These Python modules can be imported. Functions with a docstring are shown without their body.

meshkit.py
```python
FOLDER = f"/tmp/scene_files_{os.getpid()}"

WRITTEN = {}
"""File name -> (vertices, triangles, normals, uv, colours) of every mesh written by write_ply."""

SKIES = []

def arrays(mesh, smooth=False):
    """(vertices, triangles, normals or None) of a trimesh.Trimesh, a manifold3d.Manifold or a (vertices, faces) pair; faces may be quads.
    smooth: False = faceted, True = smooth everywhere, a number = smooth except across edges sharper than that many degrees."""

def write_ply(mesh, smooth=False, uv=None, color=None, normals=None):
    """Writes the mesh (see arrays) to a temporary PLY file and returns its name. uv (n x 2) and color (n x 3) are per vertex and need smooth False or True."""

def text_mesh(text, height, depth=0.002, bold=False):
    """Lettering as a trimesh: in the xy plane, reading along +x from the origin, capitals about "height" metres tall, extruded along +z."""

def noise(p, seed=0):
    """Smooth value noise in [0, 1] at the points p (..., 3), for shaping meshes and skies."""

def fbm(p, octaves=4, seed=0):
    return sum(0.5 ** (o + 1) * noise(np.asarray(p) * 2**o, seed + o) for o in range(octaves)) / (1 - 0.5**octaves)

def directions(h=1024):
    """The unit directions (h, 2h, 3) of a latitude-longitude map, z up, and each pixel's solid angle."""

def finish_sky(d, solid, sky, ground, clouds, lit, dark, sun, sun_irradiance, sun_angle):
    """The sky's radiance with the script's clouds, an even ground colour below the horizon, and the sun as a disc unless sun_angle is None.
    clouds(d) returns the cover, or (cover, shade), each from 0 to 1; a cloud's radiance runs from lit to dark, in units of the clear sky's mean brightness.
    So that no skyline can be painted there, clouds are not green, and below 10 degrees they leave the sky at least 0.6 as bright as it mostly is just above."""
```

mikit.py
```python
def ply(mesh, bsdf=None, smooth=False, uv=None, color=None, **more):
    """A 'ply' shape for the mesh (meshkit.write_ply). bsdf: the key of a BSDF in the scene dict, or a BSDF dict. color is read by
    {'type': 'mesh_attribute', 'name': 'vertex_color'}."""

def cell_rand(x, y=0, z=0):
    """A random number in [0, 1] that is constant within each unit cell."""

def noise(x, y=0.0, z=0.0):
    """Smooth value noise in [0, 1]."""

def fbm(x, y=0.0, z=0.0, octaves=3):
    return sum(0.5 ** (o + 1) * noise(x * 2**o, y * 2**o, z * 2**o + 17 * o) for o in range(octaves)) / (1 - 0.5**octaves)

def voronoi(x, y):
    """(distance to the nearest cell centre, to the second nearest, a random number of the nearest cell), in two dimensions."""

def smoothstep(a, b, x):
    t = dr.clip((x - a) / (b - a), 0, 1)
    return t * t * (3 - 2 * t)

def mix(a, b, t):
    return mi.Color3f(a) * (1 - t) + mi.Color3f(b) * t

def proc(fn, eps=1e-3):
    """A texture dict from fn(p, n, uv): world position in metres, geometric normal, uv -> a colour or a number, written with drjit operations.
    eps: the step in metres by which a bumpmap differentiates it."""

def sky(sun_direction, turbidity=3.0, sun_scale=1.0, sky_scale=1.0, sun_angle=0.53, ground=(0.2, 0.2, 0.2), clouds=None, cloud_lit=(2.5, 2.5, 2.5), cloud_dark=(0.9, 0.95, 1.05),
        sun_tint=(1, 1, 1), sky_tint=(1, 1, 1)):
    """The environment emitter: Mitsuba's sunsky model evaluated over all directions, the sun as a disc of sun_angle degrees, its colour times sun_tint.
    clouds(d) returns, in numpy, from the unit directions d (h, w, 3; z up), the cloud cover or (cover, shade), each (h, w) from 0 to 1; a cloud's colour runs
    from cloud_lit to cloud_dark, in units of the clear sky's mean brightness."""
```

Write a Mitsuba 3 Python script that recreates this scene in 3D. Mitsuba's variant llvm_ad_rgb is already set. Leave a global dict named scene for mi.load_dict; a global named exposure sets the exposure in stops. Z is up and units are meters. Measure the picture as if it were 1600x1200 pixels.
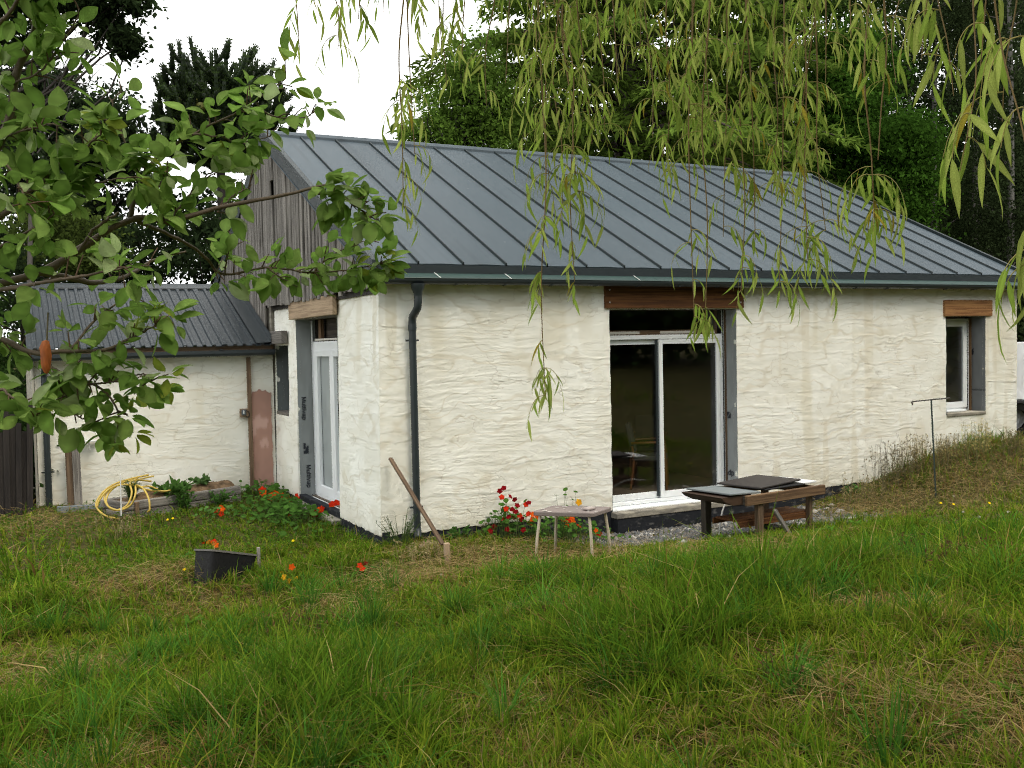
import math
import numpy as np
import drjit as dr
import mitsuba as mi
import mikit
import meshkit
from mikit import cell_rand, noise, fbm, smoothstep, mix, proc

# ------------------------------------------------------------------ camera, sky, exposure
T = mi.ScalarTransform4f
FPX, YAW, PIT, ROL = 1549.2, .4743, -.0395, -.0214          # focal length in pixels of a 1600 wide picture; angles in radians
EYE = np.array([-3.711, -10.527, 2.0965])
_f = np.array([math.sin(YAW) * math.cos(PIT), math.cos(YAW) * math.cos(PIT), math.sin(PIT)])
_r = np.array([math.cos(YAW), -math.sin(YAW), 0.0])
_u = np.cross(_r, _f)
RIGHT, UP = _r * math.cos(ROL) + _u * math.sin(ROL), -_r * math.sin(ROL) + _u * math.cos(ROL)
scene = {'type': 'scene'}
scene['camera'] = {'type': 'perspective', 'fov': math.degrees(2 * math.atan(800 / FPX)), 'fov_axis': 'x', 'near_clip': .05, 'far_clip': 2000.0,
                   'to_world': T().look_at(origin=EYE.tolist(), target=(EYE + _f).tolist(), up=UP.tolist())}


def overcast(d):
    n = meshkit.fbm(d * np.array([3.0, 3.0, 6.0]) + 7.3, 4)
    shade = np.clip(.55 - .55 * d[..., 2] + .7 * (n - .5), 0, 1)
    return np.ones(d.shape[:2]), shade


scene['sky'] = mikit.sky((.18, -.58, .80), turbidity=4, sun_scale=.16, sun_angle=24, sun_tint=(.94, 1.0, 1.06), clouds=overcast, cloud_lit=(2.6, 2.6, 2.55), cloud_dark=(1.5, 1.55, 1.6), ground=(.06, .07, .04))
exposure = 2.9

labels = {}
rng = np.random.default_rng(11)


def at(px, py, depth):
    """The point at this depth (metres along the view axis) seen at that pixel of the 1600 x 1200 photograph: how measured points came into metres."""
    return EYE + (_f + RIGHT * (px - 800) / FPX + UP * (600 - py) / FPX) * depth


def thing(key, label, cat, group=None, kind=None):
    labels[key] = {'label': label, 'category': cat}
    if group:
        labels[key]['group'] = group
    if kind:
        labels[key]['kind'] = kind


def struct(key):
    labels[key] = {'label': key.replace('_', ' '), 'category': key.split('_')[0], 'kind': 'structure'}


def nextkey(k):
    if k not in scene:
        return k
    n = 1
    while f'{k}_{n:03d}' in scene:
        n += 1
    return f'{k}_{n:03d}'


_thing_n = {}


def numbered(name):
    n = _thing_n.get(name, 0)
    _thing_n[name] = n + 1
    return name if n == 0 else f'{name}_{n:03d}'


# ------------------------------------------------------------------ materials
def vc():
    return {'type': 'mesh_attribute', 'name': 'vertex_color'}


def two(b):
    return {'type': 'twosided', 'nested': b}


def princ(col, rough=.6, **k):
    return two({'type': 'principled', 'base_color': {'type': 'rgb', 'value': col} if not isinstance(col, dict) else col, 'roughness': rough, **k})


def bumped(b, fn, eps=2e-3):
    return two({'type': 'bumpmap', 'arbitrary': proc(fn, eps), 'scale': 1.0, 'nested': b['nested']})


def plaster_col(p, n, uv):
    u, v = p.x + p.y * 1.0, p.z
    base = mix((.845, .85, .785), (.77, .765, .685), smoothstep(.3, .75, fbm(u * 2.3, v * 2.9, 1.7, 4)))
    blot = smoothstep(.52, .70, fbm(u * 4.5, v * 5.5, 21.0, 4))
    base = mix(base, (.70, .675, .56), .28 * blot)
    lines = smoothstep(.42, .5, noise(u * 1.7 + 3, v * 9 + fbm(u * 3, v * 3, 5.0) * 3, 4.0)) * (1 - smoothstep(.5, .58, noise(u * 1.7 + 3, v * 9 + fbm(u * 3, v * 3, 5.0) * 3, 4.0)))
    drip = smoothstep(.55, .8, noise(u * 5.5, v * .8, 9.0)) * smoothstep(.4, .7, noise(u * .6, v * .9, 12.0))
    c = mix(base, (.55, .49, .36), .38 * lines)
    c = mix(c, (.60, .55, .40), .42 * drip)
    crack = smoothstep(.018, .0, dr.abs(fbm(u * 3.1, v * 5.2, 13.0, 4) - .5)) * smoothstep(.45, .6, noise(u * 1.9, v * 1.9, 15.0))
    c = mix(c, (.42, .37, .28), .32 * crack)
    bale = smoothstep(.58, .72, noise(u * 8.5, v * .55, 31.0)) + .8 * smoothstep(.07, .02, dr.abs(v - 1.42 - .1 * (noise(u * 2, 1.0, 3.0) - .5))) + .7 * smoothstep(.06, .02, dr.abs(v - 2.12 - .1 * (noise(u * 2, 5.0, 3.0) - .5)))
    c = mix(c, (.62, .56, .42), .38 * dr.clip(bale, 0, 1) * smoothstep(5.0, 6.4, u) * smoothstep(.3, .6, noise(u * 1.3, v * 1.6, 41.0)))
    low = (1 - smoothstep(.0, .35, v + .25 * (noise(u * 4, v * 4, 3.0) - .5)))
    return mix(c, (.58, .54, .43), .35 * low)


def plaster_bump(p, n, uv):
    u, v = p.x + p.y, p.z
    w = fbm(u * 2.1, v * 2.1, 3.0) * 1.6
    area = noise(u * 2.0, v * 2.6, 8.0)
    rid = noise(u * 5.0 + 20, v * 62 + w * 4, 1.0) * smoothstep(.42, .62, area) + .8 * noise(u * 30 + v * 14, v * 16 + w * 4, 5.0) * smoothstep(.5, .34, area)
    cr = noise(u * 13, v * 17 + w, 2.0)
    crack = smoothstep(.016, .0, dr.abs(fbm(u * 3.1, v * 5.2, 13.0, 4) - .5)) * smoothstep(.45, .6, noise(u * 1.9, v * 1.9, 15.0))
    return .0040 * rid + .0044 * cr - .004 * crack + .0022 * noise(u * 60, v * 70, 6.0)


WOOD = [((.265, .248, .225), (.088, .081, .073)), ((.19, .080, .026), (.075, .030, .012)), ((.20, .135, .085), (.09, .06, .038)), ((.09, .075, .06), (.035, .03, .025)),
        ((.40, .30, .20), (.24, .17, .11)), ((.185, .115, .062), (.085, .050, .028)), ((.020, .016, .013), (.009, .007, .006)), ((.36, .19, .075), (.17, .075, .03))]


def wood_col(p, n, uv):
    """uv.x: metres across the grain + 10 for each piece + 1000 for each kind of wood; uv.y: metres along the grain."""
    k = dr.floor(uv.x / 1000)
    a, b = uv.x - 1000 * k, uv.y
    piece = dr.floor(a / 10)
    g = fbm(a * 70, b * 2.2 + piece * 3.1, piece, 3)
    fine = noise(a * 240, b * 9, piece + 5)
    light, dark = mi.Color3f(0), mi.Color3f(0)
    for i, (l, d) in enumerate(WOOD):
        on = dr.abs(k - i) < .5
        light = dr.select(on, mi.Color3f(l), light)
        dark = dr.select(on, mi.Color3f(d), dark)
    tone = .72 + .5 * noise(piece * 7.7 + .5, k)
    stain = smoothstep(.55, .8, fbm(a * 9, b * 2.1, piece * 1.7, 3))
    t = dr.clip(smoothstep(.25, .75, g) * .75 + .3 * fine + .35 * stain, 0, 1)
    return (light * (1 - t) + dark * t) * tone


def roof_col(p, n, uv):
    d = fbm(p.x * 1.6, p.y * .7, p.z, 3)
    s = smoothstep(.93, .96, noise(p.x * 11, p.y * 11, p.z * 11)) * .14
    pan = cell_rand(dr.floor((p.x + .084) / .55), 3.0, 5.0)
    streak = smoothstep(.5, .85, noise(p.x * 16, p.y * .5, 3.0)) * smoothstep(.35, .7, noise(p.x * 1.1, p.y * .8, 9.0))
    return (.92 + .15 * pan) * (1 - .16 * streak) * mix((.037, .056, .070), (.054, .074, .089), d) * (1 + .05 * noise(p.x * 9, p.y * 3, p.z * 3)) + mi.Color3f(s * .25)


def corr_col(p, n, uv):
    s = smoothstep(.66, .82, noise(p.x * 30, p.y * 30, p.z * 30))
    return mix((.020, .028, .034), (.055, .064, .070), .25 * fbm(p.x * 6, p.y * 3, p.z * 3) + .6 * s)


def soil_col(p, n, uv):
    t = fbm(p.x * 3, p.y * 3, 1.0, 4)
    c = mix((.035, .042, .012), (.075, .060, .025), t)
    return c * (.6 + .7 * noise(p.x * 50, p.y * 50, p.z * 30))


def bitumen_col(p, n, uv):
    return mix((.018, .020, .024), (.10, .10, .10), smoothstep(.55, .9, fbm((p.x + p.y) * 14, p.z * 22, 2.0, 3)))


def concrete_col(p, n, uv):
    return mix((.30, .28, .23), (.16, .15, .13), smoothstep(.3, .8, fbm(p.x * 8, p.y * 8, p.z * 20, 3)))


M = scene
M['mat_plaster'] = bumped(princ(proc(plaster_col), .85, specular=.15), plaster_bump)
M['mat_wood'] = princ(proc(wood_col), .75, specular=.25)
M['mat_roof'] = princ(proc(roof_col), .54, specular=.40)
M['mat_corr'] = princ(proc(corr_col), .45, specular=.3)
M['mat_dark_metal'] = princ((.022, .030, .034), .38, specular=.5)
M['mat_green_metal'] = princ((.016, .046, .040), .42, specular=.45)
M['mat_trim'] = princ((.018, .027, .029), .5, specular=.4)
M['mat_white_frame'] = princ((.74, .77, .78), .35, specular=.5)
M['mat_rubber'] = princ((.008, .008, .009), .55, specular=.25)
M['mat_membrane'] = princ(vc(), .75, specular=.2)
M['mat_paint'] = princ(vc(), .6, specular=.3)
M['mat_gloss'] = princ(vc(), .3, specular=.5)
M['mat_soil'] = princ(proc(soil_col), .95, specular=.05)
M['mat_bitumen'] = princ(proc(bitumen_col), .85, specular=.15)
M['mat_concrete'] = princ(proc(concrete_col), .9, specular=.1)
M['mat_glass'] = {'type': 'thindielectric', 'int_ior': 1.5}
M['mat_leaf'] = {'type': 'principledthin', 'base_color': vc(), 'roughness': .34, 'diff_trans': .85, 'eta': 1.5}
M['mat_grass'] = {'type': 'principledthin', 'base_color': vc(), 'roughness': .6, 'diff_trans': .7, 'eta': 1.3}


# ------------------------------------------------------------------ mesh helpers
class MB:
    def __init__(s):
        s.v, s.f, s.uv, s.c, s.n = [], [], [], [], 0

    def add(s, v, f, uv=None, c=None):
        v, f = np.asarray(v, float), np.asarray(f, int)
        if f.shape[1] == 4:
            f = np.vstack([f[:, [0, 1, 2]], f[:, [0, 2, 3]]])
        s.v.append(v)
        s.f.append(f + s.n)
        s.n += len(v)
        s.uv.append(np.zeros((len(v), 2)) if uv is None else np.asarray(uv, float))
        s.c.append(np.tile(np.asarray([.5, .5, .5] if c is None else c, float), (len(v), 1)) if c is None or np.ndim(c) == 1 else np.asarray(c, float))
        return s

    def build(s, key, mat, smooth=False, uv=False):
        k = nextkey(key)
        tinted = mat in ('mat_membrane', 'mat_paint', 'mat_gloss', 'mat_leaf', 'mat_grass')
        if tinted and smooth is not True:
            smooth = False
        scene[k] = mikit.ply((np.vstack(s.v), np.vstack(s.f)), mat, smooth=smooth, uv=np.vstack(s.uv) if uv else None, color=np.vstack(s.c) if tinted else None)
        return k


def hull_template():
    import trimesh
    b = .2
    v = []
    for sx in (-1, 1):
        for sy in (-1, 1):
            for sz in (-1, 1):
                for ax in range(3):
                    q = [sx * (1 - b), sy * (1 - b), sz * (1 - b)]
                    q[ax] = (sx, sy, sz)[ax]
                    v.append(q)
    v = np.array(v)
    h = trimesh.convex.convex_hull(v)
    idx = [int(np.argmin(((v - p) ** 2).sum(1))) for p in h.vertices]
    f = np.array(idx)[h.faces]
    n = np.cross(v[f[:, 1]] - v[f[:, 0]], v[f[:, 2]] - v[f[:, 0]])
    f[(n * v[f].mean(1)).sum(1) < 0] = f[(n * v[f].mean(1)).sum(1) < 0][:, ::-1]
    return f


BF = hull_template()
BS = np.array([(sx, sy, sz) for sx in (-1, 1) for sy in (-1, 1) for sz in (-1, 1)], float)
PIECE = [0]


def box(mb, c, size, b=.004, R=None, c_=None, wood=None):
    """A box with chamfered edges; wood: the kind of wood, its grain running along the longest side."""
    h = np.asarray(size, float) / 2
    b = min(b, h.min() * .45)
    v = np.empty((24, 3))
    for ax in range(3):
        q = BS * (h - b)
        q[:, ax] = BS[:, ax] * h[ax]
        v[ax::3] = q
    uv = None
    if wood is not None:
        PIECE[0] += 1
        lo = int(np.argmax(h))
        o = [i for i in range(3) if i != lo]
        uv = np.stack([v[:, o[0]] + v[:, o[1]] + 5 + 10 * (PIECE[0] % 97) + 1000 * wood, v[:, lo]], 1)
    if R is not None:
        v = v @ np.asarray(R).T
    return mb.add(v + np.asarray(c, float), BF, uv, c_)


def beam(mb, p, q, w, t, b=.004, c_=None, wood=None, up=(0, 0, 1)):
    """A box from p to q, w wide, t thick (along up)."""
    p, q = np.asarray(p, float), np.asarray(q, float)
    d = q - p
    L = np.linalg.norm(d)
    x = d / L
    y = np.cross(up, x)
    if np.linalg.norm(y) < 1e-3:
        y = np.cross((1, 0, 0), x)
    y /= np.linalg.norm(y)
    return box(mb, (p + q) / 2, (L, w, t), b, np.stack([x, y, np.cross(x, y)], 1), c_, wood)


def tube(mb, pts, rad, sides=8, c_=None, cap=True, uvk=None):
    p = np.asarray(pts, float)
    rad = np.broadcast_to(np.asarray(rad, float), (len(p),))
    t = np.gradient(p, axis=0)
    t /= np.linalg.norm(t, axis=1, keepdims=True) + 1e-12
    a = np.empty_like(t)
    ref = np.array([0, 0, 1.0]) if abs(t[0, 2]) < .9 else np.array([1.0, 0, 0])
    for i in range(len(p)):
        ref = ref - t[i] * (ref @ t[i])
        ref /= np.linalg.norm(ref) + 1e-12
        a[i] = ref
    b = np.cross(t, a)
    ang = np.arange(sides) * 2 * np.pi / sides
    v = p[:, None] + rad[:, None, None] * (np.cos(ang)[None, :, None] * a[:, None] + np.sin(ang)[None, :, None] * b[:, None])
    i, j = np.meshgrid(np.arange(len(p) - 1), np.arange(sides), indexing='ij')
    q = np.stack([i * sides + j, i * sides + (j + 1) % sides, (i + 1) * sides + (j + 1) % sides, (i + 1) * sides + j], -1).reshape(-1, 4)
    f = np.vstack([q[:, [0, 1, 2]], q[:, [0, 2, 3]]])
    v = v.reshape(-1, 3)
    if cap:
        n = len(v)
        v = np.vstack([v, p[:1], p[-1:]])
        k = np.arange(sides)
        f = np.vstack([f, np.stack([k * 0 + n, (k + 1) % sides, k], 1), np.stack([k * 0 + n + 1, n - sides + k, n - sides + (k + 1) % sides], 1)])
    uv = None
    if uvk is not None:
        PIECE[0] += 1
        s = np.concatenate([[0], np.cumsum(np.linalg.norm(np.diff(p, axis=0), axis=1))])
        uu = 5 + 10 * (PIECE[0] % 97) + 1000 * uvk + np.tile(ang * rad.mean() * 1.0, len(p))
        uv = np.stack([uu, np.repeat(s, sides)], 1)
        if cap:
            uv = np.vstack([uv, uv[:1], uv[-1:]])
    return mb.add(v, f, uv, c_)


def lathe(mb, profile, c, sides=20, c_=None, R=None):
    """profile: (radius, height) pairs from the bottom up."""
    pr = np.asarray(profile, float)
    ang = np.arange(sides) * 2 * np.pi / sides
    v = np.stack([pr[:, :1] * np.cos(ang), pr[:, :1] * np.sin(ang), np.broadcast_to(pr[:, 1:], (len(pr), sides))], -1).reshape(-1, 3)
    i, j = np.meshgrid(np.arange(len(pr) - 1), np.arange(sides), indexing='ij')
    q = np.stack([i * sides + j, i * sides + (j + 1) % sides, (i + 1) * sides + (j + 1) % sides, (i + 1) * sides + j], -1).reshape(-1, 4)
    if R is not None:
        v = v @ np.asarray(R).T
    return mb.add(v + np.asarray(c, float), q, None, c_)


def spline(pts, n):
    """A smooth curve through the rows of pts (any number of columns), n points."""
    p = np.asarray(pts, float)
    if len(p) == 2:
        return p[0] + (p[1] - p[0]) * np.linspace(0, 1, n)[:, None]
    q = np.vstack([2 * p[0] - p[1], p, 2 * p[-1] - p[-2]])
    s = np.linspace(0, len(p) - 1 - 1e-9, n)
    i = s.astype(int)
    t = (s - i)[:, None]
    a, b, c, d = q[i], q[i + 1], q[i + 2], q[i + 3]
    return .5 * (2 * b + (c - a) * t + (2 * a - 5 * b + 4 * c - d) * t ** 2 + (3 * b - a - 3 * c + d) * t ** 3)


def unit(v):
    return v / (np.linalg.norm(v, axis=-1, keepdims=True) + 1e-12)


def leaves(mb, base, d, nor, L, W, tmpl, col, K=None):
    """Many leaves at once: tmpl = (vertices along, across, out; faces; colour factor per vertex)."""
    tv, tf, tc = tmpl
    n = len(base)
    L, W = np.broadcast_to(L, (n,)), np.broadcast_to(W, (n,))
    K = np.ones(n) if K is None else np.broadcast_to(K, (n,))
    d = unit(d)
    side = unit(np.cross(nor, d))
    nor = np.cross(d, side)
    v = base[:, None] + (L[:, None] * tv[:, 0])[..., None] * d[:, None] + (W[:, None] * tv[:, 1])[..., None] * side[:, None] + ((L * K)[:, None] * tv[:, 2])[..., None] * nor[:, None]
    f = tf[None] + (np.arange(n) * len(tv))[:, None, None]
    c = np.asarray(col)[:, None] * tc[None, :, None]
    if len(tv) > 15:
        c = c * (1 + .10 * rng.normal(size=(n, len(tv), 1)))
    c = np.clip(c, 0, 1)
    return mb.add(v.reshape(-1, 3), f.reshape(-1, 3), None, c.reshape(-1, 3))


def T_(v, f, c=None):
    v = np.array(v, float)
    return v, np.array(f), np.ones(len(v)) if c is None else np.array(c, float)


DIAMOND = T_([(0, 0, 0), (.45, .5, .1), (1, 0, -.05), (.45, -.5, .1)], [(0, 1, 2), (0, 2, 3)])
NARROW = T_([(0, 0, 0), (.25, .45, -.02), (.25, -.45, -.02), (.62, .38, -.13), (.62, -.38, -.13), (1, 0, -.32)], [(0, 2, 1), (1, 2, 4), (1, 4, 3), (3, 4, 5)])


def broad_template():
    st = [(.07, .13), (.2, .33), (.38, .48), (.56, .5), (.74, .41), (.9, .2)]
    v, f, c = [(0, 0, 0)], [], [.9]
    for t, w in st:
        cv = -.22 * t * t
        v += [(t, w, cv + .13 * w), (t, 0, cv), (t, -w, cv + .13 * w)]
        c += [.95, 1.22, .95]
    v.append((1, 0, -.25))
    c.append(.9)
    f += [(0, 2, 1), (0, 3, 2)]
    for i in range(len(st) - 1):
        a = 1 + 3 * i
        f += [(a, a + 1, a + 4), (a, a + 4, a + 3), (a + 1, a + 2, a + 5), (a + 1, a + 5, a + 4)]
    a = 1 + 3 * (len(st) - 1)
    f += [(a, a + 1, len(v) - 1), (a + 1, a + 2, len(v) - 1)]
    return T_(v, f, c)


def willow_template():
    st = [(.12, .3), (.3, .5), (.55, .45), (.8, .24)]
    v, f, c = [(0, 0, 0)], [], [1]
    for t, w in st:
        cv = -.30 * t * t
        v += [(t, w, cv + .015), (t, 0, cv), (t, -w, cv + .015)]
        c += [.95, 1.2, .95]
    v.append((1, 0, -.32))
    c.append(.9)
    f += [(0, 2, 1), (0, 3, 2)]
    for i in range(len(st) - 1):
        a = 1 + 3 * i
        f += [(a, a + 1, a + 4), (a, a + 4, a + 3), (a + 1, a + 2, a + 5), (a + 1, a + 5, a + 4)]
    a = 1 + 3 * (len(st) - 1)
    f += [(a, a + 1, len(v) - 1), (a + 1, a + 2, len(v) - 1)]
    return T_(v, f, c)


BROAD, WILLOW = broad_template(), willow_template()
_k = np.arange(9) * 2 * np.pi / 9
DISC = T_([(.5, 0, -.06)] + [(.5 + .5 * math.cos(a), .5 * math.sin(a), .03 * math.cos(3 * a)) for a in _k], [(0, 1 + i, 1 + (i + 1) % 9) for i in range(9)], [1.25] + [.95] * 9)


def sstep(a, b, x):
    t = np.clip((x - a) / (b - a), 0, 1)
    return t * t * (3 - 2 * t)


def n2(x, y, s=1.0, z=0.0, octaves=3):
    return meshkit.fbm(np.stack([np.asarray(x, float) * s, np.asarray(y, float) * s, np.zeros_like(np.asarray(x, float)) + z], -1), octaves)


def rdir(n, g=rng):
    return unit(g.normal(size=(n, 3)))


# ------------------------------------------------------------------ ground
def gz(x, y):
    x, y = np.asarray(x, float), np.asarray(y, float)
    right = sstep(-1.6, 1.2, x)
    z = -.22 + .07 * sstep(3.2, 1.2, x) * sstep(-1.5, -.4, y) + (.06 + .24 * right) * sstep(-1.3, -3.6, y)
    z = z + .078 * np.maximum(0, -y - 3.6) * sstep(-60, -30, y) + .078 * 27 * (1 - sstep(-60, -30, y))
    z = z + .66 * np.exp(-((x - 9.6) / 1.9) ** 2 - ((y + .6) / 1.5) ** 2)
    z = z + .12 * sstep(2, 5, y) * sstep(2, -2, x) + .35 * sstep(10, 14, x) * sstep(-3, 2, y)
    z = z - .10 * np.exp(-((x - 4.2) / 2.4) ** 4 - ((y + .5) / .7) ** 4)
    near = np.exp(-((x + 1) / 18) ** 2 - ((y + 4) / 14) ** 2)
    open_ = sstep(-.2, -1.8, y) + sstep(-.2, -1.0, x)
    z = z + near * np.clip(open_, 0, 1) * (.16 * (n2(x, y, 1.1, 3.3, 2) - .5) + .10 * (n2(x, y, 3.1, 5.1, 2) - .5))
    far = np.hypot(x, y)
    return z + 1.5 * sstep(60, 300, far) * (n2(x, y, .02, 8.0, 2) - .3)


def ground():
    def axis(lo, hi, c0, c1):
        fine = np.arange(c0, c1, .14)
        a = np.concatenate([[0], np.cumsum(.2 * 1.16 ** np.arange(60))])
        L, Rr = c0 - .14 - a, c1 + .14 + a
        return np.concatenate([L[L > lo][::-1], fine, Rr[Rr < hi]])
    xs, ys = axis(-400, 400, -7, 13), axis(-400, 400, -10.5, 6)
    X, Y = np.meshgrid(xs, ys, indexing='ij')
    v = np.stack([X, Y, gz(X, Y)], -1).reshape(-1, 3)
    i, j = np.meshgrid(np.arange(len(xs) - 1), np.arange(len(ys) - 1), indexing='ij')
    k = i * len(ys) + j
    q = np.stack([k, k + len(ys), k + len(ys) + 1, k + 1], -1).reshape(-1, 4)
    MB().add(v, q).build('ground', 'mat_soil', smooth=True)
    struct('ground')


ground()

# ------------------------------------------------------------------ the house
H = 'house'
thing(H, 'long single storey house with rough cream plaster, grey standing seam roof and weathered board gable', 'house')
XE, YD, ZT = 10.87, 9.29, 2.86                 # length, depth, height of the plaster
SL = (5.385 - 3.035) / (4.644 + .15)          # slope of the roof


def roofz(y):
    return 3.035 + SL * (np.where(np.asarray(y) > 4.644, 9.288 - np.asarray(y), np.asarray(y)) + .15)


def relief(u, v, seed):
    """Hand trowelled plaster: short raked strokes, thin curled ledges where one pat overlaps the next."""
    wu = u + .09 * (n2(u, v, 3.0, seed, 3) - .5) + .03 * (n2(u, v, 14, seed + 5, 2) - .5)
    wv = v + .13 * (n2(u, v, 2.4, seed + 4, 3) - .5) + .045 * (n2(u, v, 8, seed + 6, 3) - .5)
    h = 0
    for hh, ww, amp, sd in ((.19, .31, .0030, 0), (.33, .52, .0032, 7)):
        row = np.floor(wv / hh + sd * .13)
        fr = wv / hh + sd * .13 - row
        cu = wu / ww + 3.7 * np.sin(row * 12.9 + seed + sd)
        cell = np.floor(cu)
        fc = cu - cell
        r = np.modf(np.abs(np.sin(row * 127.1 + cell * 311.7 + seed + sd) * 43758.5))[0]
        h = h + amp * (np.exp(-fr * 14) * (r > .45) * 1.3 + (r - .5) * .8 + .5 * np.exp(-(1 - fc) * 22) * (r > .6))
    k = n2(u * .16, v, 26, seed + 9, 2)
    lump = n2(u, v, 13, seed + 14, 3)
    h = h + .0075 * (lump - .5) * sstep(.62, .42, n2(u, v, 2.7, seed + 8, 2))
    h = h + .0024 * (1 - np.abs(k - .5) * 2) ** 2 * sstep(.48, .64, n2(u, v, 2.7, seed + 8, 2))
    crest = n2(u * .8, v, 12, seed + 11, 3)
    h = h + .0034 * np.clip(1 - np.abs(crest - .5) / .03, 0, 1) * sstep(.5, .62, n2(u, v, 3.3, seed + 12, 2))
    return h + .010 * (n2(u, v, 1.1, seed + 2, 3) - .5)


def grid_axis(lo, hi, step, cuts=()):
    pts = sorted({lo, hi, *cuts})
    return np.unique(np.round(np.concatenate([np.linspace(a, b, max(2, int(round((b - a) / step)) + 1)) for a, b in zip(pts, pts[1:])]), 5))


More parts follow.
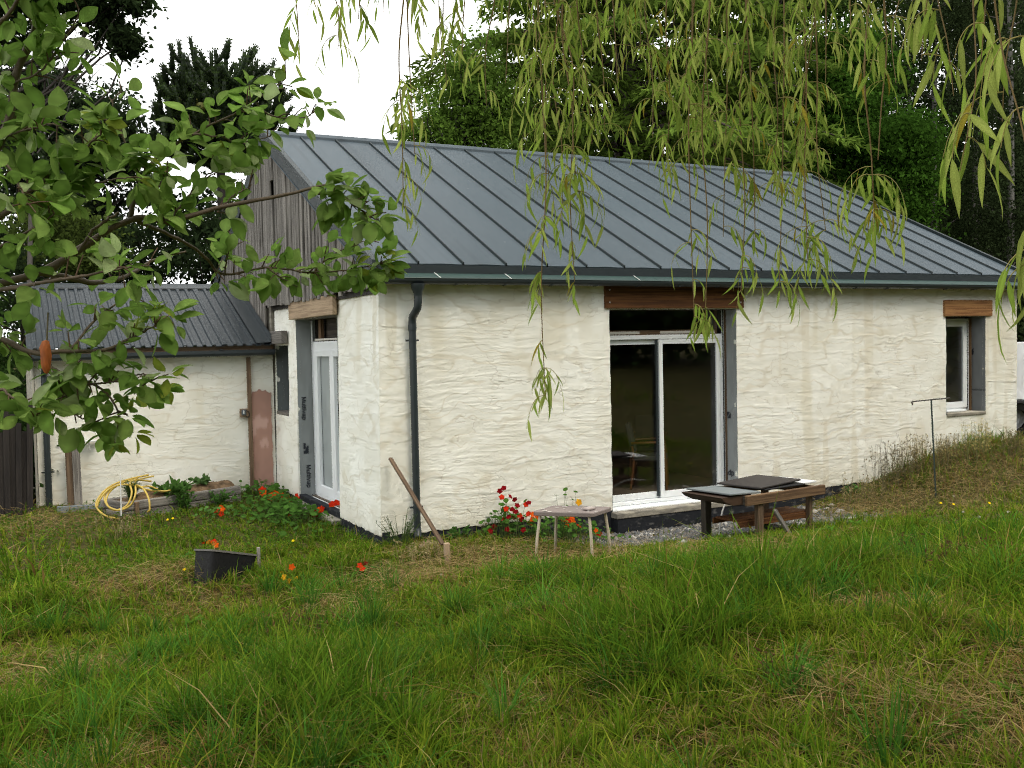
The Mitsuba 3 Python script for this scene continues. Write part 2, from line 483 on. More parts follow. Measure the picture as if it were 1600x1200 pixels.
def plaster_wall(key, us, vs, holes, place, back, seed, thick=.05, gaps_u=True, ragged=True):
    """A displaced sheet over (u, v), open in the holes (u0, u1, v0, v1); place(u, v, h) gives its points; its rims are turned in to the depth thick."""
    U, V = np.meshgrid(us, vs, indexing='ij')
    h = relief(U, V, seed)
    Vm = V.copy()
    if ragged:
        Vm[:, 0] += .028 * (n2(us, us * 0, 9, seed, 3) - .5) + .02 * (n2(us, us * 0, 40, seed, 2) - .5)
        h[:, 0] -= .004
    for (a, b, c, d) in holes:                 # wobbling edges of the openings
        for e, s in ((a, -1), (b, 1)):
            i = int(np.argmin(abs(us - e)))
            m = (vs > c - 1e-6) & (vs < d + 1e-6)
            U[i, m] += s * .012 * np.clip(n2(vs[m], vs[m] * 0, 7, seed + e, 3) * 2 - .6, 0, 1)
    v = place(U, Vm, h).reshape(-1, 3)
    vb = place(U, Vm, h * 0 - thick).reshape(-1, 3)
    nu, nv = len(us), len(vs)
    uc, vcn = (us[:-1] + us[1:]) / 2, (vs[:-1] + vs[1:]) / 2
    on = np.ones((nu - 1, nv - 1), bool)
    for (a, b, c, d) in holes:
        on &= ~(((uc > a) & (uc < b))[:, None] & ((vcn > c) & (vcn < d))[None, :])
    I, J = np.nonzero(on)
    k = I * nv + J
    q = np.stack([k, k + nv, k + nv + 1, k + 1], -1)
    # rims
    e = np.concatenate([q[:, [0, 1]], q[:, [1, 2]], q[:, [2, 3]], q[:, [3, 0]]])
    es = np.sort(e, 1)
    code = es[:, 0].astype(np.int64) * (nu * nv) + es[:, 1]
    _, inv, cnt = np.unique(code, return_inverse=True, return_counts=True)
    rim = e[cnt[inv] == 1]
    used, ri = np.unique(rim, return_inverse=True)
    ri = ri.reshape(rim.shape)
    n = len(v)
    mb = MB().add(v, q)
    rv = np.vstack([v[used], vb[used]])
    mb.add(rv, np.stack([ri[:, 1], ri[:, 0], ri[:, 0] + len(used), ri[:, 1] + len(used)], 1))
    return mb.build(key, 'mat_plaster', smooth=True)


DOOR, WIN, GD = (3.09, 5.108, -.02, 2.516), (9.221, 10.118, .867, 2.39), (1.52, 3.47, -.02, 2.516)
SLIT = (3.95, 4.66, 1.16, 2.16)
zz = grid_axis(-.03, ZT, .0115, (-.02, .867, 2.39, 2.516, 1.16, 2.16))


def batter(z):
    return .045 * np.clip(z, 0, 3) / 2.6


def pl_front(u, v, h):
    x = np.where(u <= 1e-6, batter(v) - h, u + batter(v) * np.clip(1 - u / .4, 0, 1))
    return np.stack([x, -h, v], -1)


def pl_gable(u, v, h):
    return np.stack([batter(v) - h, np.where(u <= 1e-6, -h, u), v], -1)


DOORH, GDH = (DOOR[0], DOOR[1], -.05, DOOR[3]), (GD[0], GD[1], -.05, GD[3])
plaster_wall(H + '__front_wall', grid_axis(0, XE, .024, (DOOR[0], DOOR[1], WIN[0], WIN[1])), zz, [DOORH, WIN], pl_front, None, 3.0)
plaster_wall(H + '__gable_wall', grid_axis(0, 4.735, .024, (GD[0], GD[1], SLIT[0], SLIT[1])), zz[zz <= 2.80], [GDH, SLIT], pl_gable, None, 8.0)
box(MB(), (XE - .035, YD / 2 + .06, 1.25), (.06, YD - .02, 3.0)).build(H + '__end_wall', 'mat_plaster')
box(MB(), (XE / 2, YD, 1.25), (XE, .2, 3.0)).build(H + '__rear_wall', 'mat_concrete')
# inside shell, floor, ceiling
sh = MB()
q_ = .016
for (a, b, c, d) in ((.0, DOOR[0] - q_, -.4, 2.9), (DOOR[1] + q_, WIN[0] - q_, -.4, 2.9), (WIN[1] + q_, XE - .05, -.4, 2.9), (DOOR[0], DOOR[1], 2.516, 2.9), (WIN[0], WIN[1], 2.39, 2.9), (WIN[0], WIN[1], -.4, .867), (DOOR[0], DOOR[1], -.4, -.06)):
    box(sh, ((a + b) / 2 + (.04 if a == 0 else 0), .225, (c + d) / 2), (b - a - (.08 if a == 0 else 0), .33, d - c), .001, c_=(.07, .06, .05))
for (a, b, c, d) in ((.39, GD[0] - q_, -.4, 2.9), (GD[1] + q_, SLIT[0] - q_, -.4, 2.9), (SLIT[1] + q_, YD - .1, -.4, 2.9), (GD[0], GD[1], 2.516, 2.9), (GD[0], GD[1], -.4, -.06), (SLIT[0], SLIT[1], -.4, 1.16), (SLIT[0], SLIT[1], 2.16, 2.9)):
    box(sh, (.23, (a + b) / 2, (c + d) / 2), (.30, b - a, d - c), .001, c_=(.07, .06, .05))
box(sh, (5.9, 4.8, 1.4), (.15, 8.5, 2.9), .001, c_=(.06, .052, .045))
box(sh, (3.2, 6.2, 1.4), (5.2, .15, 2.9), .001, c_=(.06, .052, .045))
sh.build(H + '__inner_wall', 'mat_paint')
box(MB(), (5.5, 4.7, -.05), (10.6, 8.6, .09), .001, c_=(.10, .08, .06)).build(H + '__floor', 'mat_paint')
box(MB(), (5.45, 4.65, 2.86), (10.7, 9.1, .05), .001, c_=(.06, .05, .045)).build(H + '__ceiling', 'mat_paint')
# black base under the plaster
bm = MB()
for a, b in ((.03, DOOR[0]), (DOOR[1], XE)):
    box(bm, ((a + b) / 2, .06, -.2), (b - a, .1, .44), .006)
box(bm, (.06, 2.4, -.2), (.1, 4.8, .44), .006)
bm.build(H + '__base_course', 'mat_bitumen')
# plank shuttering along the gable foot
box(MB(), (-.035, .75, -.2), (.05, 1.5, .13), .004, wood=3).build(H + '__base_board', 'mat_wood', uv=True)
# door step
box(MB(), (4.1, -.02, -.085), (2.06, .22, .07), .008).build(H + '__door_step', 'mat_concrete')
box(MB(), (4.1, -.045, -.26), (2.03, .14, .28), .006).build(H + '__step_face', 'mat_bitumen')


def reveal(key, o, du, depth, z0, z1, seed, ragged=.07, col=(.25, .27, .27), joint=None):
    """A reveal lined with grey membrane from the plaster's edge to the depth: o its outer foot, du its inward direction, the ragged plaster lip over its outer edge."""
    o, du = np.asarray(o, float), np.asarray(du, float)
    nz = 70
    z = np.linspace(z0, z1, nz)
    s = np.linspace(0, 1, 9)
    nrm = np.cross(du, (0, 0, 1)) * RS
    S, Z = np.meshgrid(s, z, indexing='ij')
    wr = .006 * (n2(S * 2, Z, 4, seed, 3) - .5)
    v = o + du * (S * depth)[..., None] + np.array([0, 0, 1.0]) * Z[..., None] + nrm * wr[..., None]
    k = (np.arange(8)[:, None] * nz + np.arange(nz - 1)[None]).ravel()
    q = np.stack([k, k + 1, k + nz + 1, k + nz], 1)
    t = n2(S, Z, 3.0, seed + 1, 3)[..., None]
    c = np.asarray(col) * (.75 + .5 * t)
    if joint:
        c = np.where(np.abs(Z - joint)[..., None] < .012, .4 * c, c)
    kk = MB().add(v.reshape(-1, 3), q, None, c.reshape(-1, 3)).build(key, 'mat_membrane', smooth=True)
    w = np.maximum(.012, ragged * (.35 + 1.3 * (n2(z, z * 0, 3.3, seed, 4) - .15)))
    w2 = w + .012 * n2(z, z * 0, 25, seed, 2)
    a = o + np.outer(np.ones(nz), du) * 0 + np.outer(z, (0, 0, 1)) + nrm * .009
    b = a + du * w2[:, None]
    bb = b - nrm * .012
    i = np.arange(nz - 1)
    f = np.vstack([np.stack([i, i + 1, nz + i + 1, nz + i], 1), np.stack([nz + i, nz + i + 1, 2 * nz + i + 1, 2 * nz + i], 1)])
    tc = n2(z, z * 0, 6, seed + 3, 2)[:, None]
    pc = np.array([.50, .50, .46]) * (.75 + .5 * tc)
    MB().add(np.vstack([a, b, bb]), f, None, np.vstack([pc, pc, pc * .8])).build(key + '_plaster_lip', 'mat_membrane')
    return kk


RS = 1
reveal(H + '__door_reveal', (DOOR[1], -.0, 0), (0, 1, 0), .30, -.04, 2.516, 2.0)
reveal(H + '__window_reveal', (WIN[1], -.0, 0), (0, 1, 0), .31, .867, 2.39, 5.0, .05, (.17, .18, .185), 1.228)
RS = -1
reveal(H + '__door_reveal', (DOOR[0], -.0, 0), (0, 1, 0), .30, -.04, 2.516, 12.0)
reveal(H + '__window_reveal', (WIN[0], -.0, 0), (0, 1, 0), .31, .867, 2.39, 15.0, .05)
reveal(H + '__gable_door_reveal', (.03, GD[1], 0), (1, 0, 0), .28, -.04, 2.516, 9.0, .08, (.25, .27, .27))
RS = 1
reveal(H + '__gable_door_reveal', (.03, GD[0], 0), (1, 0, 0), .28, -.04, 2.516, 19.0, .08, (.25, .27, .27))
RS = -1
reveal(H + '__slit_reveal', (.03, SLIT[1], 0), (1, 0, 0), .26, 1.16, 2.16, 29.0, .10, (.14, .16, .16))
RS = 1
reveal(H + '__slit_reveal', (.03, SLIT[0], 0), (1, 0, 0), .26, 1.16, 2.16, 39.0, .10, (.14, .16, .16))
box(MB(), (.16, 4.3, 1.14), (.30, .70, .05), .004, wood=0).build(H + '__slit_sill', 'mat_wood', uv=True)
box(MB(), (.31, 4.3, 1.66), (.03, .72, 1.02), .004, c_=(.06, .07, .07)).build(H + '__slit_shutter', 'mat_paint')


# printed words on the membrane
def letters(key, text, h, o, right, up, bold=True):
    m = meshkit.text_mesh(text, h, .0015, bold)
    v = np.array(m.vertices)
    nrm = np.cross(right, up)
    p = np.asarray(o) + v[:, :1] * np.asarray(right, float) + v[:, 1:2] * np.asarray(up, float) + v[:, 2:] * nrm
    MB().add(p, np.array(m.faces), None, (.018, .022, .03)).build(key, 'mat_paint')


letters(H + '__gable_door_reveal__lettering', 'Multivap', .060, (.125, GD[1] - .008, .44), (0, 0, -1), (1, 0, 0))
letters(H + '__gable_door_reveal__lettering', 'Multivap', .060, (.085, GD[1] - .008, 1.42), (0, 0, -1), (1, 0, 0))
letters(H + '__door_reveal__lettering', '.dp', .075, (DOOR[1] - .008, .225, .25), (0, -1, 0), (0, 0, 1))
lg = MB()
for dz, dy in ((0, 0),):
    o = np.array([DOOR[1] - .008, .20, 1.03])
    lg.add([o, o + (0, -.075, 0), o + (0, -.075, .075)], [(0, 1, 2)], None, (.018, .022, .03))
    lg.add([o + (0, .005, .02), o + (0, .005, .085), o + (0, -.06, .085)], [(0, 1, 2)], None, (.018, .022, .03))
lg.build(H + '__door_reveal__printed_mark', 'mat_paint')
lg = MB()
o = np.array([.09, GD[1] - .008, .60])
lg.add([o, o + (.07, 0, 0), o + (.07, 0, .11), o + (.05, 0, .11), o + (.045, 0, .04), o + (0, 0, .04)], [(0, 1, 2), (0, 2, 3), (0, 3, 4), (0, 4, 5)], None, (.018, .022, .03))
lg.add([o + (0, 0, .06), o + (.03, 0, .07), o + (.03, 0, .15), o + (.0, 0, .15)], [(0, 1, 2), (0, 2, 3)], None, (.018, .022, .03))
lg.build(H + '__gable_door_reveal__printed_mark', 'mat_paint')
lg = MB()
o = np.array([WIN[1] - .008, .31, 1.78])
lg.add([o, o + (0, -.10, 0), o + (0, -.10, .11)], [(0, 1, 2)], None, (.018, .022, .03))
lg.build(H + '__window_reveal__printed_mark', 'mat_paint')

# lintels
box(MB(), ((3.011 + 5.221) / 2, -.014, 2.67), (5.221 - 3.011, .05, .29), .006, wood=1).build(H + '__door_lintel', 'mat_wood', uv=True)
for x in (3.07, 5.16):
    for z in (2.60, 2.755):
        box(MB(), (x, -.044, z), (.018, .008, .018), .003, c_=(.5, .5, .5)).build(H + '__door_lintel__screw', 'mat_paint')
box(MB(), ((9.155 + 10.245) / 2, -.014, 2.515), (10.245 - 9.155, .05, .25), .006, wood=7).build(H + '__window_lintel', 'mat_wood', uv=True)
box(MB(), (-.015, (1.455 + 3.57) / 2, 2.645), (.06, 3.57 - 1.455, .25), .006, wood=4).build(H + '__gable_lintel', 'mat_wood', uv=True)
box(MB(), (-.03, 4.33, 2.28), (.09, .86, .19), .006, wood=0).build(H + '__slit_lintel', 'mat_wood', uv=True)
for a, b, y in ((DOOR[0], DOOR[1], 2.53), (WIN[0], WIN[1], 2.40)):
    box(MB(), ((a + b) / 2, .17, y + .02), (b - a + .02, .30, .05), .003, wood=3).build(H + '__opening_soffit', 'mat_wood', uv=True)
box(MB(), (.18, (GD[0] + GD[1]) / 2, 2.54), (.28, GD[1] - GD[0], .05), .003, wood=0).build(H + '__opening_soffit', 'mat_wood', uv=True)


# sliding door
def frame_rect(mb, x0, x1, z0, z1, y, w, t, wb=None, wl=None, wr=None, wt=None, col=None):
    wb, wl, wr, wt = wb or w, wl or w, wr or w, wt or w
    box(mb, (x0 + wl / 2, y, (z0 + z1) / 2), (wl, t, z1 - z0), .004)
    box(mb, (x1 - wr / 2, y, (z0 + z1) / 2), (wr, t, z1 - z0), .004)
    box(mb, ((x0 + wl + x1 - wr) / 2, y, z0 + wb / 2), (x1 - wr - x0 - wl, t - .004, wb), .004)
    box(mb, ((x0 + wl + x1 - wr) / 2, y, z1 - wt / 2), (x1 - wr - x0 - wl, t - .004, wt), .004)


def pane(key, x0, x1, z0, z1, y):
    for yy_ in (y - .008, y + .008):          # double glazing
        MB().add([(x0, yy_, z0), (x1, yy_, z0), (x1, yy_, z1), (x0, yy_, z1)], [(0, 1, 2, 3)]).build(key, 'mat_glass')


SD = H + '__sliding_door'
m = MB()
frame_rect(m, 3.10, 5.085, -.03, 2.175, .30, .045, .10, wb=.045)
m.build(SD + '__frame', 'mat_white_frame')
m = MB()
frame_rect(m, 4.02, 5.035, .02, 2.125, .272, .062, .035, wb=.085)
m.build(SD + '__sash', 'mat_white_frame')
pane(SD + '__pane', 4.08, 4.975, .10, 2.065, .272)
m = MB()
frame_rect(m, 3.13, 4.075, .02, 2.125, .318, .062, .035, wb=.085)
m.build(SD + '__sash', 'mat_white_frame')
pane(SD + '__pane', 3.19, 4.015, .10, 2.065, .318)
m = MB()
box(m, (3.995, .285, 1.08), (.028, .03, 2.08), .003)
m.build(SD + '__seal', 'mat_dark_metal')
box(MB(), (4.09, .16, -.045), (2.02, .24, .02), .004).build(SD + '__sill', 'mat_white_frame')
box(MB(), (5.094, .262, 1.25), (.016, .05, 2.55), .003).build(SD + '__cover_strip', 'mat_white_frame')
box(MB(), (5.075, .235, 1.25), (.006, .02, 2.55), .002).build(SD + '__cover_strip', 'mat_dark_metal')
box(MB(), (5.10, .222, 1.25), (.014, .028, 2.55), .003, wood=5).build(SD + '__cover_strip', 'mat_wood', uv=True)
m = MB()
box(m, (4.05, .30, 2.215), (1.92, .06, .07), .012, wood=5)
m.build(SD + '__rail', 'mat_wood', uv=True)
for x0, x1 in ((3.12, 3.72), (4.05, 4.6), (4.85, 4.96)):
    box(MB(), ((x0 + x1) / 2, .268, 2.218), (x1 - x0, .01, .035), .004, c_=(.55, .53, .48)).build(SD + '__foam_strip', 'mat_paint')
box(MB(), (4.09, .29, 2.178), (1.97, .07, .02), .003).build(SD + '__rail', 'mat_white_frame')
pane(SD + '__top_pane', 3.10, 5.08, 2.25, 2.516, .30)
box(MB(), (5.0, .31, 2.38), (.05, .03, .27), .003, wood=5).build(SD + '__post', 'mat_wood', uv=True)

# window
W = H + '__window'
m = MB()
frame_rect(m, 9.24, 10.05, .90, 2.36, .285, .05, .07)
m.build(W + '__frame', 'mat_white_frame')
m = MB()
frame_rect(m, 9.28, 9.985, .945, 2.32, .25, .085, .04, wb=.095)
m.build(W + '__sash', 'mat_white_frame')
pane(W + '__pane', 9.36, 9.905, 1.03, 2.24, .25)
box(MB(), (9.99, .235, 1.62), (.02, .012, 1.40), .002).build(W + '__seal', 'mat_dark_metal')
box(MB(), (10.085, .255, 1.62), (.03, .04, 1.48), .002, wood=5).build(W + '__cover_strip', 'mat_wood', uv=True)
m = MB()
box(m, (9.67, .14, .865), (.88, .33, .05), .008)
m.build(W + '__sill', 'mat_concrete')
box(MB(), (9.55, .20, .905), (.62, .12, .022), .004).build(W + '__sill_profile', 'mat_white_frame')
# gable door
G = H + '__gable_door'


def frame_rect_y(mb, y0, y1, z0, z1, x, w, t, wb=None):
    wb = wb or w
    box(mb, (x, y0 + w / 2, (z0 + z1) / 2), (t, w, z1 - z0), .004)
    box(mb, (x, y1 - w / 2, (z0 + z1) / 2), (t, w, z1 - z0), .004)
    box(mb, (x, (y0 + y1) / 2, z0 + wb / 2), (t - .004, y1 - y0 - 2 * w, wb), .004)
    box(mb, (x, (y0 + y1) / 2, z1 - w / 2), (t - .004, y1 - y0 - 2 * w, w), .004)


m = MB()
frame_rect_y(m, 1.56, 3.40, -.02, 2.20, .29, .13, .09, .06)
m.build(G + '__frame', 'mat_white_frame')
m = MB()
frame_rect_y(m, 2.50, 3.275, .04, 2.08, .262, .09, .05, .13)
frame_rect_y(m, 1.69, 2.49, .04, 2.08, .262, .09, .05, .13)
m.build(G + '__sash', 'mat_white_frame')
for y0, y1 in ((2.585, 3.19), (1.775, 2.405)):
    MB().add([(.262, y0, .165), (.262, y1, .165), (.262, y1, 2.0), (.262, y0, 2.0)], [(0, 1, 2, 3)]).build(G + '__pane', 'mat_glass')
    m = MB()
    box(m, (.30, (y0 + y1) / 2, 1.08), (.006, y1 - y0, 1.84), .001, c_=(.42, .46, .46))
    m.build(G + '__blind', 'mat_paint')
box(MB(), (.25, 3.43, 1.25), (.02, .022, 2.5), .003).build(G + '__cover_strip', 'mat_white_frame')
box(MB(), (.17, 2.47, -.035), (.20, 1.9, .03), .005).build(G + '__sill', 'mat_white_frame')
box(MB(), (.02, 2.47, -.09), (.26, 1.96, .07), .01).build(H + '__gable_door_step', 'mat_concrete')
for y in (3.10, 2.0):
    box(MB(), (.29, y, 2.36), (.05, .12, .30), .004, wood=5).build(G + '__post', 'mat_wood', uv=True)
box(MB(), (.36, 2.5, 2.36), (.02, 1.95, .30), .001, wood=3).build(G + '__fanlight_board', 'mat_wood', uv=True)
m = MB()
box(m, (.27, 2.7, 2.225), (.07, 1.1, .03), .008, c_=(.55, .53, .48))
m.build(G + '__foam_strip', 'mat_paint')

# gable boards: each one its own piece
yb = -.02
gb = np.random.default_rng(5)
while yb < 9.25:
    w = gb.choice([.10, .115, .13, .145]) if gb.random() > .2 else .05
    y0, y1 = yb, min(yb + w - gb.choice([.006, .012, .016]), 9.28)
    z0 = 2.765 + gb.uniform(-.035, .02)
    if y0 > 4.75:
        z0 = 2.2
    top = [float(roofz(y)) - .10 for y in (y0, y1)]
    xo = -.065 + gb.uniform(-.016, .016)
    yb += w
    if min(top) < z0 + .06 or w < .03:
        continue
    cut = 4.22 < (y0 + y1) / 2 < 4.42
    for (za, zb) in (((z0, 4.33), (4.60, None)) if cut else ((z0, None),)):
        t0, t1 = (top[0], top[1]) if zb is None else (zb, zb)
        PIECE[0] += 1
        th = .024
        v = np.array([(x, y, z) for x in (xo, xo + th) for (y, z) in ((y0, za), (y1, za), (y1, t1), (y0, t0))])
        v[:4, 1] += np.array([.003, -.003, -.003, .003])
        f = [(0, 3, 2, 1), (4, 5, 6, 7), (0, 1, 5, 4), (1, 2, 6, 5), (2, 3, 7, 6), (3, 0, 4, 7)]
        uv = np.stack([v[:, 1] - y0 + v[:, 0] - xo + 5 + 10 * (PIECE[0] % 97) + 0, v[:, 2]], 1)
        MB().add(v, f, uv).build(H + '__gable_board', 'mat_wood', uv=True)
box(MB(), (.03, 7.05, 1.25), (.06, 4.5, 3.0)).build(H + '__side_wall', 'mat_concrete')
v = [(.02, -.0, 2.7), (.02, 9.28, 2.7), (.02, 9.28, 2.9), (.02, 4.644, 5.25), (.02, 0, 2.95)]
MB().add(v, [(0, 1, 2), (0, 2, 3), (0, 3, 4)], None, (.03, .025, .02)).build(H + '__gable_backing', 'mat_paint')
v = [(XE, -.0, 2.7), (XE, 9.28, 2.7), (XE, 9.28, 2.9), (XE, 4.644, 5.30), (XE, 0, 2.95)]
MB().add(v, [(0, 1, 2), (0, 2, 3), (0, 3, 4)], None, (.2, .18, .16)).build(H + '__end_gable', 'mat_paint')

# standing seam roof: one pan each, the folded seams between them
x0r, PI_ = -.084, .55
NP = 20
for side in (0, 1):
    def yy(s, lift):
        """The point s (0 eave, 1 ridge) of the slope, lifted off it."""
        y, z = -.15 + s * 4.794, 3.035 + s * 2.35
        y, z = y - lift * .44, z + lift * .90
        return (9.288 - y if side else y), z
    for i in range(NP):
        a, b = x0r + i * PI_ + .012, x0r + (i + 1) * PI_ - .012
        prof = [(a, .0), (a + .02, .0), (a + .12, .002), ((a + b) / 2, .004 + .004 * gb.random()), (b - .12, .002), (b - .02, .0), (b, .0)]
        ss = np.linspace(-.004, 1, 9)
        vv = []
        for s in ss:
            for (x, l) in prof:
                y, z = yy(s, l + .003 * gb.uniform(-.3, .3))
                vv.append((x, y, z))
        n = len(prof)
        q = [(r * n + c, r * n + c + 1, (r + 1) * n + c + 1, (r + 1) * n + c) for r in range(len(ss) - 1) for c in range(n - 1)]
        # underside lip
        k = len(vv)
        for (x, l) in prof:
            y, z = yy(-.004, -.022)
            vv.append((x, y, z))
        q += [(c, k + c, k + c + 1, c + 1) for c in range(n - 1)]
        MB().add(vv, q).build(H + '__roof__roof_pan', 'mat_roof', smooth=30)
    for i in range(NP + 1):
        x = x0r + i * PI_
        if side == 1 and i % 4:
            continue
        m = MB()
        vv = []
        for s in (-.003, 1.0):
            for (dx, l) in ((-.010, -.001), (-.007, .028), (.007, .028), (.010, -.001)):
                y, z = yy(s, l)
                vv.append((x + dx, y, z))
        m.add(vv, [(0, 1, 5, 4), (1, 2, 6, 5), (2, 3, 7, 6), (0, 3, 2, 1), (4, 5, 6, 7)])
        m.build(H + '__roof__roof_seam', 'mat_trim')
    # deck under the pans
    y0, z0 = yy(.002, -.03)
    y1, z1 = yy(1, -.03)
    MB().add([(x0r + .01, y0, z0), (x0r + NP * PI_ - .01, y0, z0), (x0r + NP * PI_ - .01, y1, z1), (x0r + .01, y1, z1)], [(0, 1, 2, 3)], None, (.05, .04, .03)).build(H + '__roof__roof_deck', 'mat_paint')
    for x, sx in ((x0r - .008, -1), (x0r + NP * PI_ + .008, 1)):     # rake trims
        m = MB()
        vv = []
        for s in (-.012, 1.0):
            for (dx, l) in ((.0, .045), (.0, -.165), (.018 * -sx, -.165), (.07 * -sx, .046)):
                y, z = yy(s, 0)
                vv.append((x + dx, y, z + l * 1.12))
        m.add(vv, [(0, 1, 5, 4), (1, 2, 6, 5), (2, 3, 7, 6), (3, 0, 4, 7), (0, 3, 2, 1), (4, 5, 6, 7)])
        m.build(H + '__roof__rake_trim', 'mat_trim')
        m = MB()
        p0, p1 = yy(-.01, 0), yy(1, 0)
        beam(m, (x + sx * .006, p0[0], p0[1] - .18), (x + sx * .006, p1[0], p1[1] - .18), .012, .014, .003)
        m.build(H + '__roof__rake_edge', 'mat_roof')
m = MB()
vv = []
for x in np.linspace(x0r - .01, x0r + NP * PI_ + .01, 8):
    for (y, z) in ((4.49, 5.305), (4.492, 5.352), (4.56, 5.405), (4.644, 5.43), (4.728, 5.405), (4.796, 5.352), (4.798, 5.305)):
        vv.append((x, y, z))
m.add(vv, [(r * 7 + c, (r + 1) * 7 + c, (r + 1) * 7 + c + 1, r * 7 + c + 1) for r in range(7) for c in range(6)])
m.build(H + '__roof__ridge_cap', 'mat_roof')
# fascia, gutter, brackets
box(MB(), (5.4, -.155, 2.955), (11.0, .02, .12), .004).build(H + '__fascia', 'mat_dark_metal')
gp = [(-.172, 2.915), (-.178, 2.918), (-.205, 2.905), (-.245, 2.872), (-.262, 2.866), (-.266, 2.858), (-.262, 2.85), (-.258, 2.83), (-.238, 2.805), (-.205, 2.792), (-.17, 2.80), (-.160, 2.85)]
m = MB()
xs = np.linspace(x0r - .03, x0r + NP * PI_ + .04, 30)
vv = [(x, y, z + .006 * math.sin(x * .9) * .3) for x in xs for (y, z) in gp]
n = len(gp)
q = np.array([(r * n + c, (r + 1) * n + c, (r + 1) * n + c + 1, r * n + c + 1) for r in range(len(xs) - 1) for c in range(n - 1)])
top = np.array([c % (n - 1) < 5 for c in range(len(q))])
MB().add(vv, q[top]).build(H + '__gutter', 'mat_green_metal', smooth=35)
m.add(vv, q[~top])
m.add([(xs[0], y, z) for y, z in gp], [(0, i, i + 1) for i in range(1, n - 1)]).add([(xs[-1], y, z) for y, z in gp], [(0, i, i + 1) for i in range(1, n - 1)])
m.build(H + '__gutter__trough', 'mat_dark_metal')
for x in np.arange(.9, 10.8, .62):
    m = MB()
    beam(m, (x, -.16, 2.79), (x, -.25, 2.795), .02, .012, .003)
    m.build(H + '__gutter__gutter_bracket', 'mat_dark_metal')
for x in (.66, 1.55, 3.35):
    m = MB()
    beam(m, (x - .015, -.19, 2.925), (x + .03, -.268, 2.862), .012, .006, .002, c_=(.7, .7, .68))
    m.build(H + '__gutter__cable_tie', 'mat_paint')
box(MB(), (-.03, -.02, 2.87), (.10, .28, .10), .005).build(H + '__eave_end_box', 'mat_dark_metal')
box(MB(), (5.4, -.06, 2.885), (10.95, .17, .02), .003, wood=3).build(H + '__soffit', 'mat_wood', uv=True)

# downpipe
DP = H + '__downpipe'
m = MB()
px = .43
lathe(m, [(.035, 2.60), (.044, 2.66), (.05, 2.70), (.075, 2.755), (.078, 2.80)], (px, -.215, 0), 14)
tube(m, spline([(px, -.215, 2.68), (px, -.213, 2.59), (px - .004, -.19, 2.52), (px - .02, -.10, 2.44), (px - .022, -.078, 2.37), (px - .022, -.075, 2.28)], 16), .044, 14)
tube(m, [(px - .022, -.075, 2.30), (px - .022, -.075, -.02)], .041, 14)
lathe(m, [(.046, 2.28), (.048, 2.29), (.048, 2.34), (.046, 2.35)], (px - .022, -.075, 0), 14)
tube(m, [(px - .022, -.075, .03), (px - .03, -.10, -.04), (px - .04, -.14, -.07)], .046, 14)
m.build(DP + '__pipe', 'mat_dark_metal', smooth=35)
for z in (2.17, .28):
    m = MB()
    lathe(m, [(.042, z - .012), (.047, z - .012), (.047, z + .012), (.042, z + .012)], (px - .022, -.075, 0), 14)
    for s in (-1, 1):
        box(m, (px - .022 + s * .06, -.06, z), (.04, .012, .02), .002)
    m.build(DP + '__pipe_bracket', 'mat_dark_metal')

# ------------------------------------------------------------------ the low outbuilding
O = 'outbuilding'
thing(O, 'low cream plastered outbuilding with dark corrugated metal roof joined to the gable', 'outbuilding')
YA = 4.74
plaster_wall(O + '__front_wall', grid_axis(-3.32, -.005, .024), grid_axis(-.07, 2.12, .013), [], lambda u, v, h: np.stack([u, YA - .8 * h, v], -1), None, 21.0)
box(MB(), (-3.30, 7.05, 1.0), (.08, 4.5, 2.4), .01).build(O + '__end_wall', 'mat_concrete')
box(MB(), (-3.345, YA - .02, 1.0), (.03, .10, 2.2), .004, c_=(.36, .35, .30)).build(O + '__corner_board', 'mat_paint')
box(MB(), (-1.66, YA + .06, -.16), (3.3, .12, .24), .006).build(O + '__base_course', 'mat_bitumen')
box(MB(), (-.385, YA - .035, .97), (.055, .06, 2.05), .004, wood=2).build(O + '__corner_post', 'mat_wood', uv=True)
# bare pink undercoat with a ragged top
pu = np.linspace(-.355, -.055, 40)
ptop = 1.48 + .16 * (n2(pu, pu * 0, 11, 3, 3) - .5) + .05 * (n2(pu, pu * 0, 50, 5, 2) - .5)
m = MB()
nz = 30
vv, cc = [], []
for i, u in enumerate(pu):
    for k in range(nz):
        z = .02 + (ptop[i] - .02) * k / (nz - 1)
        vv.append((u + .006 * math.sin(z * 23) * (i in (0, 39)), YA - .028 - .002 * math.sin(u * 90 + z * 60), z))
        t = float(n2(u, z, 6, 2, 3))
        cc.append(np.array([.43, .255, .205]) * (.8 + .4 * t) + (.10 * (t > .62)))
m.add(vv, [(i * nz + k, (i + 1) * nz + k, (i + 1) * nz + k + 1, i * nz + k + 1) for i in range(39) for k in range(nz - 1)], None, np.array(cc))
m.build(O + '__pink_undercoat', 'mat_membrane', smooth=True)
